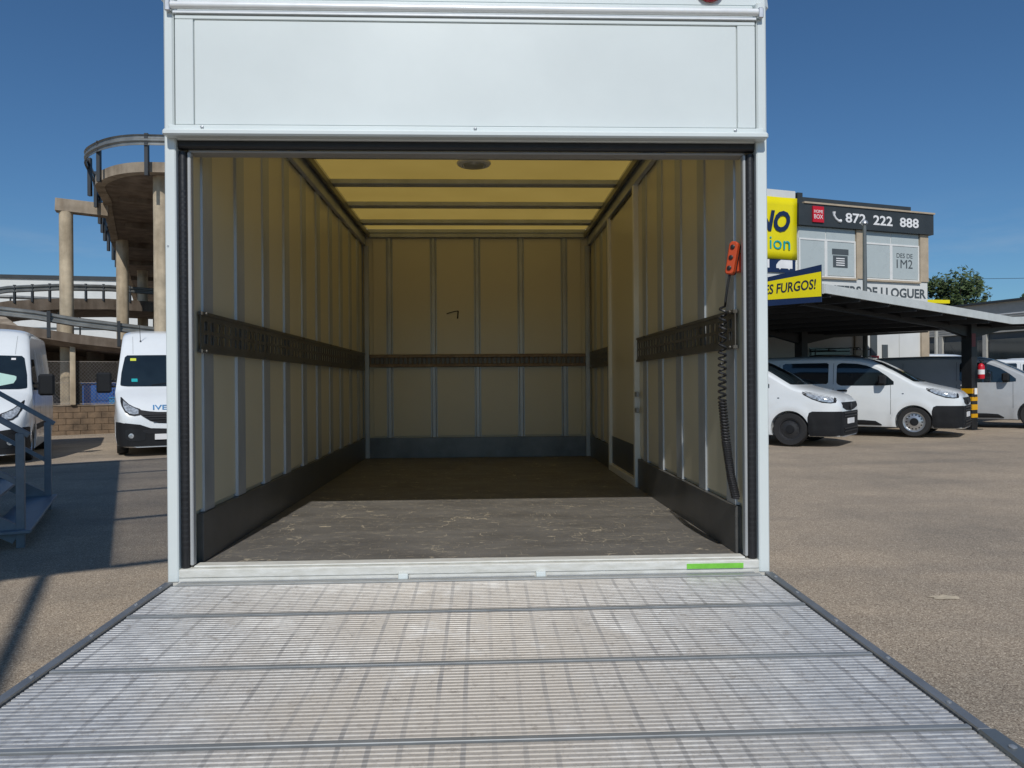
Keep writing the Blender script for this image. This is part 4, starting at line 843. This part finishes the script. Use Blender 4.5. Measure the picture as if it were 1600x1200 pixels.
# kerb along the rim
k = MB(); m_ = len(rim)
for i, (x, y) in enumerate(rim):
    a = Vector((*rim[max(0, i - 1)], 0)); c = Vector((*rim[min(m_ - 1, i + 1)], 0)); t = (c - a).normalized(); sd = Vector((t.y, -t.x, 0))
    for d, z in ((-.02, ZU - .03), (-.02, ZU + .26), (.25, ZU + .26), (.25, ZU - .03)): k.v.append((x - sd.x * -d * -1 * -1, y - sd.y * -d * -1 * -1, z))
for i in range(m_ - 1):
    for j in range(4): k.f.append((i * 4 + j, i * 4 + (j + 1) % 4, (i + 1) * 4 + (j + 1) % 4, (i + 1) * 4 + j))
k.obj('kerb', CONC, ur)
# ribs under the deck
for i, (c, h) in enumerate(((27.3, .16), (31.5, .2), (36, .2), (41, .2), (47, .2))):
    a0 = -1.0 if c < 30 else -.9; k = MB(); k.obox((0, 0, 0), S_, T_, a0 + .9 + (c - 27) * .02, a0 + 8.5, c, c + .45, ZU - h, ZU - .001); k.obj('cross_beam', CONCD, ur)
rl = [(x, y, ZU + .26) for x, y in rim]
def offs(pts, d):
    o = []
    for i, p in enumerate(pts):
        a, c = Vector(pts[max(0, i - 1)]), Vector(pts[min(len(pts) - 1, i + 1)]); t = (c - a); t.z = 0; t.normalize(); o.append(Vector(p) + Vector((t.y, -t.x, 0)) * -d)
    return o
dense = []; OUT = .3
for a, c in zip(rl, rl[1:]):
    nn_ = max(1, int((Vector(c) - Vector(a)).length / .8))
    for k_ in range(nn_): dense.append(Vector(a).lerp(Vector(c), k_ / nn_))
wbeam(offs(dense, OUT), .55, GR, ur)
acc_ = 0; last = dense[0]; offp = offs(dense, OUT - .08)
for p in dense:
    acc_ += (p - last).length; last = p
    if acc_ > 1.6:
        acc_ = 0; k = MB(); q_ = offp[dense.index(p)]; k.bar(q_ + Vector((0, 0, -.45)), q_ + Vector((0, 0, .75)), .1, .12); k.obj('barrier_post', GRP, ur)
for x, y, r_ in ((-9.55, 22.35, .21), (-15.35, 32.1, .24), (-18.3, 40.5, .26), (-3, 23.4, .21), (-5.5, 30.2, .24)):
    k = MB(); k.tube([(x, y, -.3), (x, y, ZU)], r_, 20); k.obj('column', CONCL, ur, smooth=True)
x, y = -13.95, 25.32
k = MB(); k.tube([(x, y, -.3), (x, y, 7.28)], .21, 20); k.obj('column', CONCL, ur, smooth=True)
k = MB(); k.bar((x - .28, y - .1, 7.5), (x + 1.15, y + .5, 7.44), .42, .42); k.obj('cap_beam', CONC, ur, bevel=.01)
# white warehouse behind
wh = thing('warehouse', 'long white warehouse behind the concrete ramps', 'building', (-40, 66, 0))
e_ = Vector((.985, .17, 0)); n_ = Vector((.17, -.985, 0)); o_ = (-40, 60, 0)
k = MB(); k.obox(o_, e_, n_, -40, 60, -14, 0, -.5, 10.1); k.obj('wall', WALLW, wh)
k = MB(); k.obox(o_, e_, n_, -40.1, 60.1, -.4, .12, 10.1, 10.4); k.obj('parapet', CHAR, wh)
k = MB(); k.obox(o_, e_, n_, -40.1, 60.1, .001, .06, 9.25, 9.42); k.obj('gutter_band', GREYC, wh)
k = MB(); k.obox(o_, e_, n_, -40.1, 60.1, .001, .1, -.4, 6.2); k.obj('dark_base', GREYP, wh)
k = MB(); k.obox(o_, e_, n_, -40.1, 60.1, .101, .14, 4.9, 6.0); k.obj('white_band', WALLW, wh)

# metal stairs
st = thing('metal_stairs', 'grey steel steps with handrails standing in the shade at the left', 'stairs', (-4.9, 8.0, -.06))
n0 = Vector((-4.27, 6.97, 0)); n1 = Vector((-5.25, 9.1, 0)); Wd = (n1 - n0); Wl = Wd.length; wv = Wd.normalized(); bv = Vector((-wv.y, wv.x, 0))
if bv.x > 0: bv = -bv
g0 = gz(-4.5)
for i in range(5):
    p = n0 + bv * (-.09 + i * .34) ; z = .12 + i * .24
    k = MB(); a, c = p - wv * .12, p + wv * (Wl + .05); f2 = bv * .34
    k.hexa([a + Vector((0, 0, z - .03)), c + Vector((0, 0, z - .03)), c + f2 + Vector((0, 0, z - .03)), a + f2 + Vector((0, 0, z - .03)), a + Vector((0, 0, z)), c + Vector((0, 0, z)), c + f2 + Vector((0, 0, z)), a + f2 + Vector((0, 0, z))]); k.obj('tread', STAIR, st, bevel=.004)
for base in (n0, n1):
    k = MB(); k.bar(base + Vector((0, 0, g0)), base + Vector((0, 0, 1.0)), .07, .07, bv); k.obj('post', STAIR, st, bevel=.004)
    up = bv * 1.7 + Vector((0, 0, 1.16)); h0 = base - bv * .07
    k = MB(); k.bar(h0 + Vector((0, 0, .98)), h0 + up + Vector((0, 0, .98)), .06, .05); k.obj('handrail', STAIR, st, bevel=.004)
    k = MB(); k.bar(base + Vector((0, 0, .53)), base + up * .96 + Vector((0, 0, .53)), .035, .045); k.obj('mid_rail', STAIR, st)
    k = MB(); k.bar(base + bv * .02 + Vector((0, 0, .06)), base + bv * 1.72 + Vector((0, 0, 1.14)), .05, .16); k.obj('stringer', STAIR, st)
    q_ = base + bv * 1.7; k = MB(); k.bar(q_ + Vector((0, 0, g0)), q_ + Vector((0, 0, 2.1)), .07, .07, bv); k.obj('post', STAIR, st, bevel=.004)
# unseen overhead canopy, added to cast the ground shade at left: solid sheet and slatted edge
sc_ = thing('added_shade_canopy', 'unseen canopy added to shade the left ground, solid sheet with slatted edge', 'canopy', (-9, 3, 0))
H = 7.0; sh = Vector((SUN.x, SUN.y, 0)) * (H / -SUN.z)
o_ = -sh
k = MB(); k.obox(o_, S_, T_, -9, -.12, 6.72, 17.0, H, H + .05); k.obj('roof_sheet', SHEET, sc_)
for c in (6.75, 9.2, 11.75, 14.3, 16.85): k = MB(); k.obox(o_, S_, T_, -.12, 1.25, c, c + .09, H - .06, H); k.obj('purlin', DKST, sc_)
for i in range(15): k = MB(); a = -.06 + i * .088; k.obox(o_, S_, T_, a, a + .028, 6.75, 16.9, H + .001, H + .03); k.obj('shade_slat', DKST, sc_)
for a, wd in ((-.62, .09), (-.9, .03), (-1.05, .03), (-1.2, .03), (-1.5, .06)): k = MB(); k.obox(o_, S_, T_, a, a + wd, 3.2, 6.72, H - .05, H); k.obj('shade_bar', DKST, sc_)  # bars added to throw the dark strips on the ground near the steps
for a, c in ((-8.6, 6.9), (-8.6, 16.6), (-3.2, 12.5), (-5.6, 6.9)):
    p = Vector(o_) + ST(a, c); k = MB(); k.bar((p.x, p.y, gz(p.x)), (p.x, p.y, H), .14, .14); k.obj('post', DKST, sc_)

# ================================================================== RIGHT SIDE
# carport
cp = thing('carport', 'dark steel carport with pale fascia and striped post over the vans', 'carport', (12.56, 18.52, gz(12.5)))
U = Vector((-.77, .64, 0)).normalized(); P0 = Vector((6.85, 14.5, 3.28)); V0 = Vector((13.25, 17.95, 2.91)); LW = 13.5
V1 = V0 + Vector((6.2, 3.3, .35))
def slab(name, a, c, m, z0, z1, l0=0, l1=LW, parent=cp, bevel=0):
    k = MB(); Z0, Z1 = Vector((0, 0, z0)), Vector((0, 0, z1))
    k.hexa([a + U * l0 + Z0, c + U * l0 + Z0, c + U * l1 + Z0, a + U * l1 + Z0, a + U * l0 + Z1, c + U * l0 + Z1, c + U * l1 + Z1, a + U * l1 + Z1]); return k.obj(name, m, parent, bevel)
nb = 16
for i in range(nb):
    a, c = i * LW / nb, (i + 1) * LW / nb
    slab('roof_sheet', P0, V0, SHEET, .0, .02 + .012 * (i % 2), a + .002, c - .002); slab('roof_sheet', V0, V1, SHEET, .0, .02 + .012 * (i % 2), a + .002, c - .002)
for A, B in ((P0, V0), (V0, V1)):
    k = MB(); k.hexa([A - U * .04 + Vector((0, 0, -.09)), B - U * .04 + Vector((0, 0, -.09)), B - U * .003 + Vector((0, 0, -.09)), A - U * .003 + Vector((0, 0, -.09)), A - U * .04 + Vector((0, 0, .09)), B - U * .04 + Vector((0, 0, .09)), B - U * .003 + Vector((0, 0, .09)), A - U * .003 + Vector((0, 0, .09))]); k.obj('fascia', SHEETL, cp)
    for t_ in (.03, .16, .3, .44, .58, .72, .86):
        q_ = A.lerp(B, t_ if A is P0 else 1 - t_); k = MB(); k.bar(q_ + Vector((0, 0, -.08)), q_ + U * LW + Vector((0, 0, -.08)), .07, .14); k.obj('purlin', DKST, cp)
k = MB(); k.bar(P0 + U * 0 + Vector((0, 0, -.0)), P0 + U * LW, .05, .2); k.obj('eave_fascia', SHEETL, cp)
pa = Vector((12.56, 18.52, 0))
for i in range(4):
    p = pa + U * (4.2 * i); g0 = gz(p.x); wA = (P0 - V0); wA.z = 0; wA.normalize(); k = MB()
    k.bar((p.x, p.y, g0), (p.x, p.y, 2.95), .26, .26, wA); po = k.obj('post', DKST, cp, bevel=.006)
    k = MB(); k.bar((p.x, p.y, g0), (p.x, p.y, g0 + .015), .44, .44, wA); k.obj('base_plate', DKST, po)
    for A, dz in ((P0, .37), (V1, .35)):
        dr_ = (A - V0); Lh = math.hypot(dr_.x, dr_.y); dr_.z = 0; dr_.normalize(); sdv = U * .06
        pts_ = [(.0, 2.50), (1.4, 2.62 + .12), (Lh * .9, 2.72 + dz * .9), (Lh * .9, 2.85 + dz * .88 - .05), (.0, 2.80)]
        k = MB(); k.extr(pts_, (p.x, p.y, 0), dr_, (0, 0, 1), U, -.06, .06); k.obj('arm', DKST, cp)
    if i == 0:
        for z0, z1, m_ in ((1.08, 1.21, YEL), (.89, .99, YEL), (.66, .80, YEL), (.46, .56, YEL)):
            k = MB(); k.bar((p.x, p.y, z0), (p.x, p.y, z1), .268, .268, wA); k.obj('warning_band', mat('amber_band', (.72, .36, .0), .45, var=.1), po)
        k = MB(); k.bar(p + wA * .0 - U * -.0 + Vector((-.0, -.17, 2.28)), p + Vector((0, -.17, 2.62)), .1, .02, (0, -1, 0)); k.obj('post_notice', mat('faded_red', (.16, .04, .04), .5), po)
        k = MB(); k.bar(p + Vector((.03, -.195, 1.06)), p + Vector((.03, -.195, 1.22)), .07, .03, (0, -1, 0)); k.obj('socket_box', PRINTW, po)
ex = thing('fire_extinguisher', 'red fire extinguisher hanging on the carport post', 'fire extinguisher', (12.7, 18.28, 1.45))
k = MB(); k.lathe([(.0, 0), (.07, .01), (.078, .03), (.078, .32), (.06, .37), (.025, .4)], (12.7, 18.27, 1.45), (0, 0, 1), 18); k.obj('cylinder', RED, ex, smooth=True)
k = MB(); k.lathe([(.025, .4), (.028, .45), (.012, .47)], (12.7, 18.27, 1.45), (0, 0, 1), 10); k.box(12.66, 12.76, 18.25, 18.29, 1.9, 1.93); k.obj('valve', DKST, ex)
k = MB(); k.tube([(12.7, 18.25, 1.88), (12.79, 18.22, 1.86), (12.80, 18.22, 1.6)], .012, 6); k.obj('hose', RUB, ex)
k = MB(); k.lathe([(.0795, .12), (.0795, .24)], (12.7, 18.27, 1.45), (0, 0, 1), 18); k.obj('label_band', PRINTW, ex)
# sign on the eave
sg = thing('carport_sign', 'yellow sign with navy borders on the carport corner', 'sign', (6.4, 14.9, 3))
eR = Vector((6.84, 14.46, 0)); eL = Vector((6.0, 15.28, 0)); es = (eR - eL).normalized(); eN = Vector((es.y, -es.x, 0)); 
if eN.y > 0: eN = -eN
LS = (eR - eL).length
def sgp(name, m, zr0, zr1, zl0, zl1, d0, d1, parent=sg):
    ext = 1.6; f_ = 1 + ext / LS
    q = lambda a, z, d: eR - es * a + eN * d + Vector((0, 0, z)); A = LS + ext
    zl0, zl1 = zr0 + (zl0 - zr0) * f_, zr1 + (zl1 - zr1) * f_
    k = MB(); k.hexa([q(A, zl0, d0), q(0, zr0, d0), q(0, zr0, d1), q(A, zl0, d1), q(A, zl1, d0), q(0, zr1, d0), q(0, zr1, d1), q(A, zl1, d1)]); return k.obj(name, m, parent)
bd = sgp('board', NAVY, 3.0, 3.74, 3.0, 3.59, .13, .16); sgp('yellow_field', YEL, 3.11, 3.6, 3.13, 3.5, .1605, .166, sg)
tl = eL + es * .02; te = Vector((es.x, es.y, .026)).normalized()
text('sign_lettering', 'ES FURGOS!', (tl.x + eN.x * .1665, tl.y + eN.y * .1665, 3.235), te, (0, 0, 1), LS - .12, .205, PRINTB, sg, .004, .02, .12)

# storage building
bl = thing('storage_building', 'white storage building with charcoal phone number band', 'building', (14, 29, 0))
O = Vector((11.05, 25.39, 0)); E = Vector((.9569, .2903, 0)); Nf = Vector((.2903, -.9569, 0))
def fb(name, m, a0, a1, d0, d1, z0, z1, parent=bl, bevel=0): k = MB(); k.obox(O, E, Nf, a0, a1, d0, d1, z0, z1); return k.obj(name, m, parent, bevel)
fb('wall', WALLW, -12, -.06, -10, .0, -.3, 8.08)
fb('wall', WALLW, -.059, 6.03, -10, -.12, -.3, 6.95); fb('lower_wall', WALLW, -.059, 6.03, -.1195, -.02, -.3, 5.12)
fb('roof_block', CHAR, .03, 5.55, -4, -.3, 6.951, 8.0)
fb('corner_trim', CHAR, -.0, .22, -.3, .04, 6.951, 8.04)
bnd = fb('sign_band', CHAR, -.02, 6.2, -.2995, .12, 6.9, 7.66); fb('band_cap', BEIGE, .2, 6.24, -.31, .16, 7.661, 7.72, bnd)
def ft(name, body, a0, a1, z0, z1, m, parent, d=.125, bold=.02, shear=0.): p = O + E * a0 + Nf * d; return text(name, body, (p.x, p.y, z0), E, (0, 0, 1), a1 - a0, z1 - z0, m, parent, .006, bold, shear)
ls = fb('logo_square', RED, .55, 1.03, .121, .17, 7.02, 7.58, bnd)
ft('logo_lettering', 'HOME', .60, .98, 7.34, 7.45, PRINTW, ls, .171, .0); ft('logo_lettering', 'BOX', .60, .98, 7.14, 7.29, PRINTW, ls, .171, .0)
ft('phone_lettering', '872', 2.03, 2.95, 7.10, 7.45, PRINTW, bnd, .121, .02); ft('phone_lettering', '222', 3.3, 4.2, 7.10, 7.45, PRINTW, bnd, .121, .02); ft('phone_lettering', '888', 4.55, 5.46, 7.10, 7.45, PRINTW, bnd, .121, .02)
p_ = [O + E * a + Nf * .13 + Vector((0, 0, z)) for a, z in ((1.5, 7.44), (1.5, 7.33), (1.58, 7.21), (1.7, 7.13), (1.8, 7.13))]
k = MB(); k.tube(p_, [.07, .045, .04, .045, .07], 10); k.obj('handset_symbol', PRINTW, bnd, smooth=True)
for i, (a0, a1) in enumerate(((.1, 1.28), (1.28, 2.62), (3.04, 4.28), (4.28, 5.64))):
    wdw = fb('window', FWHT, a0, a1, -.119, -.05, 5.13, 6.895)
    fb('sash_bar', FWHT, a0 + .001, a1 - .001, -.0495, -.02, 6.42, 6.48, wdw); fb('sash_bar', FWHT, a0 + .001, a0 + .06, -.0495, -.02, 5.14, 6.419, wdw); fb('sash_bar', FWHT, a1 - .06, a1 - .001, -.0495, -.02, 5.14, 6.419, wdw)
    pn = fb('pane', WINF, a0 + .061, a1 - .061, -.0495, -.035, 5.2, 6.419, wdw); fb('pane', WINF, a0 + .02, a1 - .02, -.0495, -.035, 6.481, 6.89, wdw)
    if i == 1:
        fb('box_symbol', GREYP, a0 + .28, a0 + 1.02, -.0348, -.03, 5.96, 6.17, wdw); fb('box_symbol', GREYP, a0 + .32, a0 + .98, -.0348, -.03, 5.5, 5.93, wdw)
        for z in (5.57, 5.65, 5.73, 5.81): fb('box_line', PRINTW, a0 + .46, a0 + .84, -.0298, -.026, z, z + .035, wdw)
    if i == 3:
        ft('pane_lettering', 'DES DE', 4.55, 5.32, 5.99, 6.16, GREYP, wdw, -.034, .0); ft('pane_lettering', '1M2', 4.55, 5.32, 5.61, 5.93, GREYP, wdw, -.034, .0)
fb('pilaster', BEIGE, 2.63, 3.03, -.119, .02, 5.13, 6.895); fb('pilaster', BEIGE, 5.65, 6.05, -.119, .02, 5.13, 6.895)
fb('sill', BEIGE, -.05, 2.62, -.119, .06, 5.06, 5.125); fb('sill', BEIGE, 3.04, 5.64, -.119, .06, 5.06, 5.125)
fb('pilaster', BEIGE, 2.5, 2.85, -.0195, .06, -.2, 3.4); fb('pilaster', BEIGE, 5.65, 6.02, -.0195, .06, -.2, 3.4)
ft('wall_lettering', 'TRASTERS DE LLOGUER', .6, 5.95, 4.5, 4.86, GREYP, bl, -.0195, .03)
fb('shop_window', GLASS, .5, 2.3, -.0195, .01, .2, 2.6)
dk = fb('notice_board', GREYP, 3.25, 3.55, -.0195, .02, 2.35, 3.15); fb('red_notice', RED, 3.25, 3.62, .0201, .03, 2.05, 2.34); fb('notice_board', GREYP, 3.8, 4.05, -.0195, .02, 2.1, 2.75)
fb('panel_joint', GREYC, 4.62, 4.64, -.0195, -.015, 0, 3.4)
# big banner on its left end
bb = thing('wall_banner', 'big yellow banner on the white end of the storage building', 'banner', O + E * -1.5 + Vector((0, 0, 5.4)))
k = MB(); N1, N2 = 14, 8
for i in range(N1 + 1):
    for j in range(N2 + 1):
        a = -3.6 + (3.55) * i / N1; z = 5.66 + 2.15 * j / N2; d = .06 + .012 * math.sin(a * 3 + z) + .008 * math.sin(a * 5 - z * 3)
        k.v.append(tuple(O + E * a + Nf * d + Vector((0, 0, z))))
k.f = [(i * (N2 + 1) + j, (i + 1) * (N2 + 1) + j, (i + 1) * (N2 + 1) + j + 1, i * (N2 + 1) + j + 1) for i in range(N1) for j in range(N2)]
yb = k.obj('yellow_sheet', YEL, bb, smooth=True, fixn=False)
md = yb.modifiers.new('thick', 'SOLIDIFY'); md.thickness = .004; md.offset = -1
ft('banner_lettering', 'NO', -1.75, -.36, 6.6, 7.34, NAVY, bb, .082, .04, .25); ft('banner_lettering', 'ion', -1.22, -.36, 6.0, 6.42, TEAL, bb, .082, .0)
nv = fb('navy_strip', NAVY, -3.6, -.12, .02, .05, 5.2, 5.655, bb)
for a in (-.93, -1.9): 
    k = MB(); k.extr([(0, .02), (.0, .13), (.1, .25), (.2, .31), (.68, .31), (.68, .02), (.58, .02), (.54, -.03), (.48, .02), (.2, .02), (.15, -.03), (.1, .02)], O + E * a + Nf * .051 + Vector((0, 0, 5.33)), E, (0, 0, 1), Nf, 0, .006); k.obj('van_symbol', PRINTW, bb)
# pole
k = MB(); pl = thing('lamp_pole', 'thin grey pole in front of the storage building', 'pole', (12.2, 23, gz(12)))
k.tube([(12.2, 23, .1), (12.2, 23, 6.4)], [.09, .055], 12); k.obj('shaft', mat('pole_grey', (.15, .165, .165), .5, .3), pl, smooth=True)
k = MB(); k.lathe([(.06, 0), (.11, .05), (.09, .13), (0, .2)], (12.2, 23, 6.38), (0, 0, 1), 12); k.obj('cap', PALLIN, pl, smooth=True)
# low building at the far right
fbld = thing('low_shop', 'long low grey clad shop with dark windows at far right', 'building', (32, 48, 0))
o2 = Vector((29.9, 48, 0)); e2 = Vector((.287, -.958, 0)); n2 = Vector((-.958, -.287, 0))
def gb(name, m, a0, a1, d0, d1, z0, z1, parent=fbld): k = MB(); k.obox(o2, e2, n2, a0, a1, d0, d1, z0, z1); return k.obj(name, m, parent)
gb('wall', GREYC, -18, 14, -16, 0, 4.3, 6.1); gb('base_wall', GREYP, -18, 14, -16, -.2, -.3, 4.3)
gb('roof_edge', CHAR, -18.2, 14.2, -16, .25, 6.1, 6.22); gb('joint_strip', FWHT, -18, 14, .001, .03, 5.35, 5.42)
for i in range(6): gb('cladding_rib', mat('clad_rib', (.34, .33, .3), .5), -18, 14, .001, .02, 4.45 + i * .15, 4.49 + i * .15)
for i in range(10):
    a = -17.6 + i * 3.1; pn = gb('window', GLASS, a, a + 2.7, -.199, -.1, .5, 3.9); gb('window_frame', FWHT if i % 3 == 1 else GREYC, a + 2.75, a + 3.0, -.199, .02, -.2, 4.28)
ys = thing('yellow_canopy', 'flat yellow roof edge beside the storage building', 'roof', (23.5, 36, 0))
k = MB(); k.obox((22.3, 35.6, 0), Vector((.985, .17, 0)), Vector((.17, -.985, 0)), -1, 1.0, -2.5, 0, 5.25, 5.42); k.obj('roof_slab', YEL, ys)
for a in (-.8, .8): k = MB(); p = Vector((22.3 + a, 36.6, 0)); k.tube([(p.x, p.y, .1), (p.x, p.y, 5.25)], .09, 8); k.obj('post', GREYC, ys)
# power line
k = MB(); pp = [Vector((30 + i * 6, 62 + i * .8, 10.0 + .012 * (i - 3) ** 2 + i * .18)) for i in range(9)]; k.tube(pp, .02, 5)
tag(k.obj('power_line', RUB), 'thin black power line over the low shop roof', 'cable')
# trees
def tree(label, x, y, h, cr, cz, seed, leafm, n=2600):
    t = thing('tree', label, 'tree', (x, y, gz(x)), 0, 'trees behind the low shop'); r_ = random.Random(seed); k = MB()
    k.tube([(x, y, 0), (x + .1, y, h * .3), (x - .1, y + .1, h * .6), (x, y, h * .85)], [.28, .22, .14, .04], 8)
    cl = []
    for i in range(16):
        a = r_.uniform(0, 6.28); rr_ = cr * r_.uniform(.2, .8); z = cz + r_.uniform(-.5, .75) * cr * .8
        c = Vector((x + math.cos(a) * rr_, y + math.sin(a) * rr_, z)); cl.append((c, cr * r_.uniform(.28, .5)))
        k.tube([(x, y, h * r_.uniform(.35, .6)), (Vector((x, y, h * .6)) + c) / 2, c], [.1, .06, .02], 5)
    k.obj('trunk', BARK, t, smooth=True); k = MB()
    for i in range(n):
        c, rad = r_.choice(cl); d = Vector((r_.gauss(0, 1), r_.gauss(0, 1), r_.gauss(0, .8))); d = d.normalized() * rad * r_.uniform(.55, 1.08)
        p = c + d; s_ = r_.uniform(.12, .26); u = Vector((r_.gauss(0, 1), r_.gauss(0, 1), r_.gauss(0, 1))).normalized(); v = u.orthogonal().normalized()
        k.add([p - u * s_, p + v * s_ * .5, p + u * s_, p - v * s_ * .5], [(0, 1, 2, 3)])
    k.obj('crown', leafm, t, fixn=False)
tree('round green tree over the low shop roof', 40.3, 61, 9.6, 2.7, 8.2, 1, LEAF, 4200)
tree('dark tree between the storage building and the round tree', 36.2, 64, 8, 2.4, 7.6, 2, LEAFD)
tree('small dark tree at the right edge above the low shop', 51.3, 66, 8.6, 1.7, 8.2, 5, LEAFD)
# fallen leaf scrap on the asphalt
x, y = 2.95, 4.6
k = MB(); rr = random.Random(9); pts_ = []
for j in range(14): a = 2 * math.pi * j / 14; f_ = rr.uniform(.6, 1.1); pts_.append((x + math.cos(a) * .11 * f_, y + math.sin(a) * .06 * f_))
k.add([(px, py, gz(px) + .004) for px, py in pts_] + [(x, y, gz(x) + .0045)], [(j, (j + 1) % 14, 14) for j in range(14)])
tag(k.obj('dried_mud', mat('dry_mud', (.56, .47, .34), .95, var=.3, vs=30)), 'pale flake of dried mud on the asphalt right of the tail lift', 'mud')
